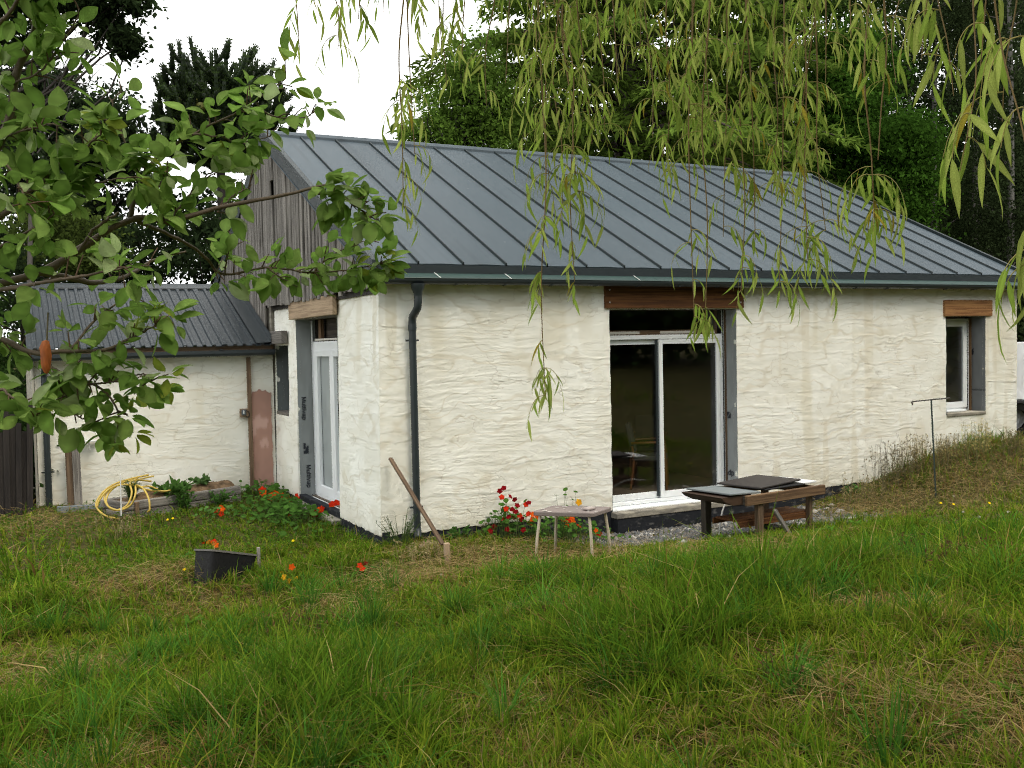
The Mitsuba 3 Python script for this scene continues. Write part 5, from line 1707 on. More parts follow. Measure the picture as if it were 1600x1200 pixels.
def broad_tree(name, label, cat, base, top_z, blobs_, n_leaf, size, col, seed, trunk=.2, group=None, clump=.5, bark=(.035, .030, .025), fill=.35, tmpl=DIAMOND, limbs=9):
    """blobs_: ellipsoids (centre, radii) that the crown's clumps fill."""
    g = np.random.default_rng(seed)
    key = numbered(name)
    thing(key, label, cat, group)
    tr = MB()
    limb(tr, base - (0, 0, .3), (base[0] + g.normal() * .2, base[1] + g.normal() * .2, base[2] + (top_z - base[2]) * .8), trunk, trunk * .25, g, .03, 10, 9, bark)
    cl = []
    vol = np.array([np.prod(r) ** (2 / 3) for _, r in blobs_])
    for (c, r), v in zip(blobs_, vol / vol.sum()):
        c, r = np.asarray(c, float), np.asarray(r, float)
        k = max(6, int(v * n_leaf / 110))
        d = rdir(k, g)
        rad = np.where(g.random(k) < fill, g.random(k) ** .5 * .75, g.uniform(.72, 1.08, k))
        P_ = c + d * rad[:, None] * r
        cl.append(P_)
        for p in P_[:: max(1, k // limbs)]:
            s = np.clip((p[2] - base[2]) / max(top_z - base[2], .1) * .8, .1, .75)
            limb(tr, (base[0], base[1], base[2] + (top_z - base[2]) * s * .85), p, trunk * .17, .012, g, .10, 7, 5, bark)
    tr.build(key + '__trunk', 'mat_paint', True)
    cl = np.vstack(cl)
    cl = cl[cl[:, 2] > base[2] + .15]
    m = len(cl)
    per = max(8, n_leaf // m)
    tone = g.uniform(.62, 1.38, m)
    cs = clump * g.uniform(.6, 1.3, m)
    P_ = cl[:, None] + g.normal(size=(m, per, 3)) * cs[:, None, None] * np.array([1, 1, .55])
    P_ = P_.reshape(-1, 3)
    n = len(P_)
    nor = unit(np.array([0, 0, .7]) + g.normal(size=(n, 3)) * .7)
    c = np.array(col) * np.repeat(tone, per)[:, None] * g.uniform(.75, 1.25, (n, 1))
    lf = MB()
    L = size * g.uniform(.6, 1.25, n)
    leaves(lf, P_, rdir(n, g) + [0, 0, -.25], nor, L, L * g.uniform(.45, .75, n), tmpl, c)
    lf.build(key + '__crown', 'mat_leaf')


def E_(px, py, depth, rx, ry, rz):
    return at(px, py, depth), (rx, ry, rz)


def cedar(name, label, base, top, prof, seed, col, nb=120, zlow=2.0, trunk=.45):
    g = np.random.default_rng(seed)
    key = numbered(name)
    thing(key, label, 'conifer')
    tr, lf = MB(), MB()
    H_ = top - base[2]
    limb(tr, base - (0, 0, .3), (base[0], base[1], top), trunk, .05, g, .004, 12, 10, (.055, .042, .035))
    B_, D_, N_, L_, C_ = [], [], [], [], []
    for i in range(nb):
        z = base[2] + zlow + (top - base[2] - zlow) * ((i + g.random()) / nb) ** 1.1
        R = prof(z) * g.uniform(.72, 1.08)
        a = i * 2.39996 + g.normal() * .25
        out = np.array([math.cos(a), math.sin(a), 0])
        sd = np.array([-out[1], out[0], 0])
        rise = .22 * R
        o = np.array([base[0], base[1], z])
        pts = spline([o, o + out * R * .4 + (0, 0, rise * .55), o + out * R * .75 + (0, 0, rise * .55), o + out * R + (0, 0, rise * .15)], 14)
        tube(tr, pts, np.linspace(.06 + .008 * R, .012, 14), 5, (.055, .042, .035), False)
        tone = g.uniform(.65, 1.35)
        for t in np.arange(.22, 1.0, .030):
            p = pts[min(13, int(t * 13))] + (pts[min(13, int(t * 13) + 1)] - pts[min(13, int(t * 13))]) * ((t * 13) % 1) if t * 13 < 13 else pts[-1]
            for s_ in (-1, 1):
                l = R * .34 * (1 - .75 * t) * g.uniform(.5, 1.15) + .25
                k = max(4, int(l / .085))
                u = (np.arange(k) + g.random(k)) / k
                dirn = unit(out * (.35 + .5 * g.random()) + sd * s_ * g.uniform(.7, 1.1))
                q = p + dirn * (u * l)[:, None] + np.array([0, 0, -1.0]) * (.32 * l * u ** 2 + g.uniform(0, .08, k))[:, None] + g.normal(size=(k, 3)) * .035
                B_.append(q)
                D_.append(dirn + g.normal(size=(k, 3)) * .55 + [0, 0, -.25])
                L_.append(g.uniform(.16, .34, k))
                C_.append(np.array(col) * tone * g.uniform(.65, 1.3, (k, 1)) * (1 + .25 * u[:, None]))
    P_, D_, L_, C_ = (np.concatenate(q) for q in (B_, D_, L_, C_))
    n = len(P_)
    leaves(lf, P_, D_, np.array([0, 0, 1.0]) + g.normal(size=(n, 3)) * .35, L_, L_ * g.uniform(.22, .42, n), DIAMOND, C_)
    tr.build(key + '__trunk', 'mat_paint', True)
    lf.build(key + '__crown', 'mat_leaf')


b = spot(985, 27.0)
cedar('cedar_tree', 'large layered cedar behind the middle of the roof ridge', b, b[2] + 21, lambda z: float(np.interp(z, [1, 5, 8, 11, 15, 21], [6.2, 6.4, 6.0, 4.7, 3.4, .4])), 201, (.110, .175, .030), 190)
b = spot(1225, 34.0)
cedar('cedar_tree', 'dark cedar standing behind the larger layered cedar, right of it', b, b[2] + 25, lambda z: float(np.interp(z, [1, 6, 10, 16, 25], [5.4, 5.4, 4.8, 3.8, .4])), 202, (.048, .085, .020), 150)
broad_tree('oak_tree', 'lighter green broadleaf tree at the left edge of the large cedar', 'tree', spot(725, 23), zpix(60, 725, 23),
           [E_(728, 150, 23, .85, .9, 1.0), E_(700, 205, 23, 1.0, .9, .7), E_(745, 105, 23, .5, .6, .7), E_(668, 222, 23, .45, .5, .35), E_(770, 210, 23, 1.0, .9, 1.2)], 15000, .11, (.105, .185, .030), 203, .10, clump=.22)
broad_tree('oak_tree', 'bright green broadleaf tree behind the right slope of the roof', 'tree', spot(1370, 25), zpix(100, 1370, 25),
           [E_(1360, 260, 25, 1.7, 1.2, 1.6), E_(1400, 330, 25, 1.2, 1, 1.0), E_(1300, 190, 25, 1.2, 1, 1.3), E_(1420, 240, 25, .7, .8, 1.0), E_(1330, 120, 25.5, 1.3, 1, 1.4)], 34000, .125, (.050, .118, .016), 204, .16, clump=.28)


def birch(label, base, top, crown_r, n, seed, col, lean=0):
    g = np.random.default_rng(seed)
    key = numbered('birch_tree')
    thing(key, label, 'birch')
    tr, lf = MB(), MB()
    tp = np.array([base[0] + lean, base[1], top])
    pts = spline([base - (0, 0, .3), base + (tp - base) * .5 + g.normal(size=3) * .15, tp], 14)
    tube(tr, pts, np.linspace(.13, .02, 14), 8, (.15, .145, .13))
    P_, C_ = [], []
    nb = 46
    for i in range(nb):
        t = g.uniform(.22, 1)
        o = pts[int(t * 13)]
        a = g.uniform(0, 6.283)
        out = np.array([math.cos(a), math.sin(a), 0])
        R = crown_r * (1.15 - .8 * t) * g.uniform(.5, 1.1)
        e = o + out * R + (0, 0, R * .7)
        limb(tr, o, e, .035, .008, g, .08, 6, 4, (.11, .10, .09))
        tone = g.uniform(.6, 1.4)
        for s in range(5):
            q = o + (e - o) * g.uniform(.45, 1) + g.normal(size=3) * .25
            l = g.uniform(1.2, 3.4)
            k = n // (nb * 5)
            u = g.random(k)
            P_.append(q + np.stack([g.normal(0, .10, k) + out[0] * u * .3, g.normal(0, .10, k) + out[1] * u * .3, -l * u], -1))
            C_.append(np.array(col) * tone * g.uniform(.6, 1.35, (k, 1)))
    P_, C_ = np.concatenate(P_), np.concatenate(C_)
    n = len(P_)
    L = g.uniform(.05, .10, n)
    leaves(lf, P_, rdir(n, g) + [0, 0, -.9], rdir(n, g), L * 1.15, L * .8, DIAMOND, C_)
    tr.build(key + '__trunk', 'mat_paint', True)
    lf.build(key + '__crown', 'mat_leaf')


for px, dp, r, s, lab, ln in ((1462, 30, 1.5, 211, 'slender birch with drooping dark foliage just right of the bright green tree', .3), (1518, 31, 1.5, 212, 'birch with a visible trunk and sky showing beside it right of the house', 0),
                              (1575, 28, 1.6, 213, 'birch with hanging foliage close to the right edge of the picture', -.2), (1640, 30, 1.9, 214, 'birch at the far right, mostly outside the picture', 0), (1420, 36, 1.9, 215, 'birch farther back, between the bright green tree and the other birches', 0)):
    b = spot(px, dp)
    birch(lab, b, b[2] + 17, r, 21000, s, (.040, .060, .024), ln)
for px, dp, h, r, s, lab in ((1560, 40, 9.0, 3.6, 221, 'dark dense tree low behind the birches'), (1420, 42, 10, 3.6, 222, 'dark dense tree low between cedar and birches'), (1680, 34, 12, 3.8, 223, 'dark dense tree beyond the van at the right edge'), (905, 42, 13, 4.0, 228, 'dark dense tree low behind the left half of the large cedar'), (1150, 44, 13, 4.4, 224, 'dark dense tree far behind the two cedars'), (1330, 46, 16, 4.4, 225, 'tall dark tree far behind the bright green tree'), (1500, 45, 22, 4.8, 226, 'tall dark tree far behind the birches, left one'), (1615, 46, 22, 4.8, 227, 'tall dark tree far behind the birches, right one')):
    b = spot(px, dp)
    broad_tree('dark_tree', lab, 'tree', b, b[2] + h, [(b + (0, 0, h * .33), (r, r, h * .36)), (b + (0, 0, h * .72), (r * .75, r * .75, h * .32))], 11000, .36, (.030, .050, .018), s, .2, clump=.7)

# left side
b = spot(60, 26)
broad_tree('dark_tree', 'dark tree standing behind the left end of the outbuilding', 'tree', b, zpix(120, 100, 26),
           [E_(130, 175, 26, 1.25, 1.3, 1.1), E_(60, 240, 26, 2.2, 1.6, 2.0), E_(180, 255, 26, 1.2, 1.2, .9), E_(140, 330, 26, 1.7, 1.4, 1.3), E_(20, 130, 26, 1.4, 1.4, 1.6), E_(30, 400, 26, 2.0, 1.5, 2.0)], 26000, .16, (.030, .048, .022), 231, .2, clump=.30)
b = spot(-60, 18)
broad_tree('lime_tree', 'dark overhanging tree whose branch tips enter the upper left corner', 'tree', b, zpix(-420, -40, 18),
           [E_(60, -40, 18, 1.1, 1.2, .9), E_(165, -12, 18, .55, .7, .42), E_(175, 45, 18, .36, .4, .30), E_(205, 5, 18, .22, .4, .2), E_(195, 70, 18, .12, .2, .14), E_(130, 20, 18, .5, .5, .4), E_(-80, -200, 18, 2.6, 2.4, 2.6), E_(0, 30, 18, .8, .8, .6)], 30000, .13, (.028, .046, .018), 232, .28, clump=.18, fill=.5, limbs=2)
k = 'dead_twig_tree'
thing(k, 'bare twiggy grey branches against the sky in the upper left', 'dead tree')
m = MB()
g = np.random.default_rng(44)
limb(m, spot(40, 19) - (0, 0, .3), at(48, 330, 19), .09, .04, g, .02, 8, 7, (.10, .09, .08))
for (x, y) in ((140, 78), (165, 100), (150, 60), (120, 50), (130, 110), (110, 75)):
    e = at(x, y, 19 + g.normal() * .3)
    limb(m, at(48 + g.uniform(0, 20), 330 - g.uniform(0, 120), 19), e, .014, .004, g, .10, 10, 4, (.12, .11, .10))
    for _ in range(6):
        o = e + (at(60, 220, 19) - e) * g.uniform(0, .45)
        limb(m, o, o + np.array([g.normal() * .35, g.normal() * .2, g.uniform(-.1, .45)]), .007, .003, g, .1, 5, 3, (.12, .11, .10))
m.build(k + '__branch', 'mat_paint')
for px, py, dp, rx, rz, s, lab in ((330, 390, 23, 1.3, 1.0, 241, 'dark bush showing over the outbuilding ridge under the monkey puzzle'), (230, 400, 24, 1.3, 1.0, 242, 'dark bush showing over the middle of the outbuilding ridge'), (130, 420, 24, 1.6, 1.1, 243, 'dark bush showing over the left end of the outbuilding ridge'), (335, 335, 29, 1.5, 1.4, 247, 'dark foliage mass low behind the trunk of the monkey puzzle'), (400, 400, 25, 1.0, 1.0, 244, 'dark bush between the outbuilding roof and the board gable')):
    b = spot(px, dp)
    broad_tree('dark_bush', lab, 'bush', b, zpix(py - 40, px, dp), [E_(px, py, dp, rx, rx, rz), (np.array([b[0], b[1], b[2] + 1.5]), (rx * 1.2, rx * 1.2, 1.5))], 7000, .15, (.024, .040, .016), s, .07, clump=.28)
b = spot(225, 27)
broad_tree('hedge_tree', 'yellow green leafy tree seen through the fruit tree over the outbuilding ridge', 'tree', b, zpix(330, 110, 21), [E_(120, 380, 21, .8, .8, .6), E_(60, 345, 21, .6, .6, .5)], 5000, .10, (.09, .13, .03), 246, .08, clump=.22)
for px, py, dp, r, s, lab in ((12, 705, 14.3, .5, 251, 'green bush left of the dark boards'), (-40, 560, 19, 1.2, 252, 'dark bush beyond the left end of the outbuilding'), (25, 600, 22, 1.0, 253, 'dark shady bush behind the dark boards')):
    b = spot(px, dp)
    broad_tree('side_bush', lab, 'bush', b, zpix(py - 60, px, dp), [E_(px, py, dp, r, r, r * 1.1), (np.array([b[0], b[1], b[2] + .5]), (r, r, .6))], 6000, .09, (.035, .070, .018), s, .05, clump=.22)

# monkey puzzle
k = 'monkey_puzzle_tree'
thing(k, 'monkey puzzle tree with upturned spiky dark branches behind the board gable', 'tree')
g = np.random.default_rng(301)
b = spot(352, 27.5)
topz = zpix(135, 345, 27.5)
tr = MB()
tube(tr, spline([b - (0, 0, .3), b + (.05, 0, 4), (b[0], b[1], topz - .8)], 12), np.linspace(.24, .09, 12), 10, (.06, .05, .045))
tr.build(k + '__trunk', 'mat_paint', True)
sp, spikes = MB(), MB()
SB, SD_, SN, SL_, SC = [], [], [], [], []


def spiky(pts, r, tone):
    n = len(pts)
    tube(sp, pts, np.linspace(r, r * .7, n), 6, np.array((.018, .030, .013)) * tone)
    d = unit(np.gradient(pts, axis=0))
    for i in range(n):
        q = 9
        a = np.arange(q) * 6.283 / q + i * .7
        u = unit(np.cross(d[i], (.3, .1, 1)))
        w = np.cross(d[i], u)
        o = np.cos(a)[:, None] * u + np.sin(a)[:, None] * w
        SB.append(pts[i] + o * r * .7)
        SD_.append(o * .75 + d[i] * .8)
        SN.append(o * .8 - d[i] * .7)
        SL_.append(np.full(q, r * 1.25))
        SC.append(np.tile(np.array((.034, .056, .018)) * tone, (q, 1)) * g.uniform(.6, 1.4, (q, 1)))


topz = zpix(88, 345, 27.5)
ctr = np.array([b[0], b[1], topz - 2.0])
for i in range(92):
    el = g.uniform(-.45, 1.3)
    a = i * 2.39996 + g.normal() * .3
    out = np.array([math.cos(a), math.sin(a), 0])
    k_ = g.uniform(.78, 1.06)
    e = ctr + k_ * (out * 2.0 * math.cos(el) + np.array([0, 0, 1.95 * math.sin(el)]))
    o = np.array([b[0], b[1], ctr[2] + .9 * math.sin(el) - .75])
    dxy = e - o
    pts = spline([o, o + dxy * [.5, .5, .18], o + dxy * [.85, .85, .55], e + (0, 0, .12)], 18)
    tone = g.uniform(.7, 1.5)
    spiky(pts, .074, tone)
    for _ in range(4):
        j = int(g.integers(6, 17))
        q = pts[j]
        dd = unit(out * g.uniform(.1, .9) + np.array([-out[1], out[0], 0]) * g.normal() * .9 + np.array([0, 0, g.uniform(.1, .8)]))
        l = g.uniform(.3, .62)
        spiky(spline([q, q + dd * l * .5 + (0, 0, -.02), q + dd * l + (0, 0, l * .30)], 8), .066, tone * g.uniform(.8, 1.3))
sp.build(k + '__branch', 'mat_paint', True)
n = sum(len(q) for q in SB)
leaves(spikes, np.concatenate(SB), np.concatenate(SD_), np.concatenate(SN), np.concatenate(SL_), np.concatenate(SL_) * .55, DIAMOND, np.concatenate(SC))
spikes.build(k + '__scale_leaves', 'mat_leaf')
labels[k + '__scale_leaves'] = {'kind': 'stuff'}
for (x, y, s) in ((296, 163, .13), (313, 168, .14), (278, 158, .11), (303, 157, .10)):
    m = MB()
    c = at(x, y, 25.9)
    lathe(m, [(.001, -s), (s * .6, -s * .8), (s, -.2 * s), (s * .95, .3 * s), (s * .5, .85 * s), (.001, s)], c, 10, (.16, .17, .04))
    m.build(k + '__cone', 'mat_paint', True)

# the trees behind the camera, which the glass reflects
for i, (x, y, h, r) in enumerate(((-12, -27, 11, 4.5), (-4, -30, 12, 4.5), (4, -29, 11, 4.5), (11, -26, 11, 4.5), (17, -20, 10, 4.0), (22, -12, 9, 3.6), (27, -3, 8, 3.2))):
    b = np.array([x, y, float(gz(x, y))])
    broad_tree('boundary_tree', 'tree standing in the row along the far edge of the meadow behind the viewer', 'tree', b, b[2] + h, [(b + (0, 0, h * .36), (r, r * .8, h * .38)), (b + (0, 0, h * .7), (r * .8, r * .7, h * .32))], 17000, .55, (.040, .075, .020), 400 + i, .22, 'row of trees behind the viewer', clump=.8)

# ------------------------------------------------------------------ the willow whose hanging branches frame the view
k = 'willow_tree'
thing(k, 'weeping willow whose long hanging leafy branches frame the view from above', 'willow')
g = np.random.default_rng(501)
WT = MB()
wb = np.array([2.6, -13.6, float(gz(2.6, -13.6))])
fork = wb + np.array([-.3, .3, 2.6])
tube(WT, spline([wb - (0, 0, .4), wb + (-.05, .1, 1.2), fork], 10), np.linspace(.42, .30, 10), 12, (.10, .085, .06))
WT.build(k + '__trunk', 'mat_paint', True)
strands = []      # x, y of the end in the photograph, depth, how high the shoot starts, leafy bands (from, to, number of twigs, twig length)


def S(x, y, d, *bands, top=-260, yellow=0.0, big=1.0, dx=0):
    strands.append((x, y, d, bands, top, yellow, big, dx))


S(468, 78, 3.4, (-60, 76, 7, .14))
S(528, 80, 3.3, (-90, 76, 12, .16))
S(560, 30, 3.3, (-90, 30, 9, .16))
S(600, 20, 3.5, (-90, 20, 8, .14))
S(630, 322, 3.3, (-60, 40, 6, .13), (110, 170, 8, .14), (225, 320, 8, .12), dx=-3)
S(648, 240, 3.4, (-50, 30, 5, .12), (120, 165, 6, .12), (205, 240, 4, .1), dx=-8)
S(690, 70, 3.5, (-80, 66, 9, .14))
S(662, 40, 3.6, (-80, 40, 8, .12))
S(698, 135, 3.6, (-80, 10, 4, .12), (110, 135, 1, .08))
S(722, 90, 3.4, (-80, 30, 6, .14), (60, 90, 2, .1))
S(760, 165, 3.6, (-80, 60, 7, .14), (60, 160, 8, .13), dx=-20)
S(790, 130, 3.8, (-80, 130, 8, .14), dx=-12)
S(835, 120, 3.4, (-80, 120, 10, .17))
S(852, 618, 3.3, (30, 250, 12, .16), (295, 365, 8, .13), (395, 440, 6, .12), (520, 615, 16, .09), top=-220)
S(878, 345, 3.3, (-60, 120, 12, .17), (120, 340, 20, .15), top=-220)
S(902, 312, 3.25, (-60, 110, 12, .18), (110, 305, 20, .15), top=-220, dx=8)
S(858, 285, 3.4, (-80, 100, 10, .18), (80, 280, 16, .15))
S(925, 225, 3.35, (-80, 90, 12, .18), (90, 220, 14, .15), dx=14)
S(945, 205, 3.4, (-80, 80, 11, .18), (80, 200, 12, .14), dx=20)
S(965, 130, 3.4, (-80, 126, 14, .17), dx=10)
S(898, 440, 3.3, (355, 438, 5, .07), top=-200, dx=-6)
S(1000, 90, 3.6, (-80, 86, 12, .17))
S(1020, 215, 3.5, (-80, 60, 9, .17), (60, 215, 15, .16), yellow=.2)
S(1042, 250, 3.5, (-60, 90, 10, .17), (90, 250, 14, .16), yellow=.25)
S(1085, 495, 3.2, (-60, 110, 10, .17), (110, 250, 12, .15), (300, 380, 8, .12), (415, 490, 10, .08))
S(1102, 500, 3.2, (60, 230, 14, .17), (430, 498, 7, .08), dx=-6)
S(1130, 370, 3.4, (-60, 120, 12, .18), (120, 260, 16, .16), (290, 366, 5, .11))
S(1158, 455, 3.3, (-60, 120, 10, .18), (120, 280, 15, .16), (395, 455, 10, .10), yellow=.1)
S(1180, 375, 3.3, (-40, 110, 11, .17), (110, 275, 16, .16), (300, 372, 8, .11), yellow=.1)
S(1205, 300, 3.4, (-60, 110, 10, .18), (110, 300, 18, .16), yellow=.2)
S(1218, 440, 3.4, (0, 150, 9, .17), (150, 280, 10, .14), (365, 436, 9, .10), yellow=.1)
S(1240, 290, 3.3, (-60, 100, 11, .18), (100, 285, 16, .16), yellow=.2)
S(1262, 405, 3.2, (-60, 100, 9, .16), (170, 260, 9, .14), (335, 402, 14, .15), dx=-4)
S(1290, 360, 3.2, (-60, 120, 9, .17), (120, 240, 8, .13), (330, 360, 7, .15), dx=14)
S(1110, 190, 3.5, (-60, 80, 10, .18), (80, 190, 13, .16))
S(1070, 160, 3.5, (-60, 160, 15, .17))
S(1290, 130, 3.0, (-80, 126, 12, .16))
S(1366, 340, 2.6, (60, 100, 4, .10), (250, 338, 18, .17), top=-180, yellow=.45, dx=12)
S(1372, 250, 2.6, (-80, 60, 9, .14), (110, 130, 2, .10), top=-180, dx=-14)
S(1330, 60, 2.6, (-80, 58, 10, .15))
S(1400, 130, 2.2, (-80, 126, 9, .15), big=1.1)
S(1440, 95, 2.0, (-80, 90, 9, .15), big=1.1)
S(1490, 150, 1.75, (-80, 146, 9, .14), big=1.1)
S(1530, 130, 1.7, (-80, 126, 9, .14), big=1.1)
S(1566, 190, 1.7, (-80, 186, 10, .15), big=1.15)
S(1600, 220, 1.6, (-100, 216, 9, .15), big=1.15)
S(1500, 268, 1.65, (150, 262, 6, .11), top=-420, big=1.1, dx=-85)
S(1602, 395, 1.45, (330, 392, 7, .10), top=-420, big=1.2)
S(1625, 430, 1.5, (360, 425, 6, .10), top=-420, big=1.2)
# shoots of the same crown over and beside the viewer, above the frame
for i in range(18):
    x = g.uniform(-150, 1750)
    S(x, g.uniform(-640, -420), g.uniform(2.4, 5.0), (-1100, -460, 34, .22), top=-1600)
LEAF, SIDE = [], []
tops = []
for si, (x, y, d, bands, top, yellow, big, dx) in enumerate(strands):
    end = at(x, y, d)
    hi = end + (at(x, top, d) - at(x, y, d)) * np.array([0, 0, 1]) + np.array([g.normal() * .03, g.normal() * .05, 0])
    hi[:2] -= RT * dx / FPX * d * 1.0
    q = np.linspace(0, 1, 6)[:, None]
    mid = hi + (end - hi) * q + np.stack([g.normal(0, .012, 6), g.normal(0, .012, 6), np.zeros(6)], 1) * np.sin(q * np.pi)
    pts = spline(mid, 40)
    tops.append(hi)
    st = MB()
    tube(st, pts, np.linspace(.0042, .0014, 40) * (1 if d > 2.3 else .55), 5, (.19, .13, .05))
    zs = pts[:, 2]
    B_, D_, N_, C_ = [], [], [], []
    for (y0, y1, nt, tl) in bands:
        za, zb_ = end[2] + (y - y0) / FPX * d, end[2] + (y - y1) / FPX * d
        for _ in range(max(1, int(nt * ((.41 if 990 < x < 1310 else .50) if d > 2.3 else .33) + g.random()))):
            z = g.uniform(zb_, za)
            if z > hi[2]:
                z = hi[2] - .01
            i = int(np.clip(np.searchsorted(-zs, -z), 0, 39))
            o = pts[i]
            a = g.uniform(0, 6.283)
            out = np.array([math.cos(a), math.sin(a), 0])
            l = tl * g.uniform(.5, 1.2)
            s = np.linspace(0, 1, 8)
            tw = o + out * (l * (s - .35 * s ** 2))[:, None] + np.array([0, 0, 1.0]) * (l * (.10 * s - .80 * s ** 2))[:, None]
            tube(st, tw, np.linspace(.0016, .0007, 8), 3, (.26, .22, .06), False)
            nl = max(4, int(l / .020))
            t = np.linspace(.08, 1, nl)
            ip = np.stack([np.interp(t, s, tw[:, c]) for c in range(3)], 1)
            tg = unit(np.stack([np.interp(t, s, np.gradient(tw[:, c])) for c in range(3)], 1))
            sd = unit(np.cross(tg, (0, 0, 1.0)) + 1e-6)
            sgn = np.where(np.arange(nl) % 2, 1, -1)[:, None]
            B_.append(ip)
            D_.append(tg * .55 + sd * sgn * g.uniform(.2, .7, (nl, 1)) + np.array([0, 0, -.75]) + g.normal(0, .2, (nl, 3)))
            N_.append(unit(sd * sgn * .3 + out * .8 + np.array([0, 0, .6]) + g.normal(0, .45, (nl, 3))))
            yel = g.random((nl, 1)) < .012 + yellow * .30
            c = np.where(yel, (.34, .28, .04), np.where(g.random((nl, 1)) < .5, (.36, .43, .10), (.26, .37, .06)))
            C_.append(c * g.uniform(.7, 1.25, (nl, 1)))
    kk = nextkey(k + '__hanging_branch')
    st.build(kk, 'mat_paint', True)
    B_, D_, N_, C_ = (np.concatenate(v_) for v_ in (B_, D_, N_, C_))
    n = len(B_)
    L = g.uniform(.047, .092, n) * big
    Wd = L * g.uniform(.11, .165, n)
    lf = MB()
    if d < 2.3 and y > 0:          # the near shoots show every leaf
        for i in range(n):
            one = MB()
            leaves(one, B_[i:i + 1], D_[i:i + 1], N_[i:i + 1], L[i:i + 1], Wd[i:i + 1], WILLOW, C_[i:i + 1], np.array([g.uniform(.3, 1.3)]))
            LEAF.append((B_[i], one))
    else:
        leaves(lf, B_, D_, N_, L, Wd, WILLOW, C_, g.uniform(.2, 1.4, n))
        labels[lf.build(kk + '__leaves', 'mat_leaf')] = {'kind': 'stuff'}
dist = np.array([np.linalg.norm(q - EYE) for q, _ in LEAF])
px_ = np.array([[(q - EYE) @ RIGHT / ((q - EYE) @ _f) * FPX + 800, 600 - (q - EYE) @ UP / ((q - EYE) @ _f) * FPX] for q, _ in LEAF])
seen = (px_[:, 0] > -20) & (px_[:, 0] < 1640) & (px_[:, 1] > -30)
order = np.argsort(dist + 100 * ~seen)
rest = MB()
for r, i in enumerate(order):
    if r < 240 and seen[i]:
        LEAF[i][1].build(k + '__leaf', 'mat_leaf')
    else:
        o = LEAF[i][1]
        rest.add(o.v[0], o.f[0], o.uv[0], o.c[0])
if rest.v:
    labels[rest.build(k + '__far_leaves', 'mat_leaf')] = {'kind': 'stuff'}
# the crown over the viewer's head
cr = MB()
nc = 260
cc_ = np.array([-1.2, -10.8, 5.4]) + g.normal(size=(nc, 3)) * np.array([1.9, 1.9, .55])
cc_ = cc_[(cc_ - EYE) @ _f < 4.2]
per = 80
P_ = (cc_[:, None] + g.normal(size=(len(cc_), per, 3)) * np.array([.22, .22, .38])).reshape(-1, 3)
upy = 600 - ((P_ - EYE) @ UP) / np.maximum((P_ - EYE) @ _f, .05) * FPX
P_ = P_[(upy < -120) | ((P_ - EYE) @ _f < 0)]
n = len(P_)
L = g.uniform(.07, .11, n)
leaves(cr, P_, g.normal(size=(n, 3)) * .4 + [0, 0, -1], rdir(n, g), L, L * .2, NARROW, np.where(g.random((n, 1)) < .5, (.27, .35, .085), (.195, .29, .05)))
labels[cr.build(k + '__crown_leaves', 'mat_leaf')] = {'kind': 'stuff'}
# limbs that carry the shoots
tops = np.array(tops)
lm = MB()
cent = [np.array(q) for q in ((-2.4, -7.6, 5.4), (-.8, -7.2, 5.6), (.4, -8.0, 5.2), (-2.6, -9.4, 5.0), (-4.4, -8.6, 5.2), (-.9, -10.0, 4.9))]
for c in cent:
    limb(lm, fork, c, .16, .05, g, .06, 12, 7, (.10, .085, .06))
for t in tops:
    c = min(cent, key=lambda q: np.linalg.norm(q - t))
    a = c + (fork - c) * g.uniform(0, .35)
    tube(lm, spline([a, (a + t) / 2 + np.array([0, 0, .55 + .15 * np.linalg.norm(a - t)]), t + (0, 0, .06), t], 14), np.linspace(.028, .0045, 14), 5, (.15, .11, .06), False)
lm.build(k + '__limb', 'mat_paint', True)

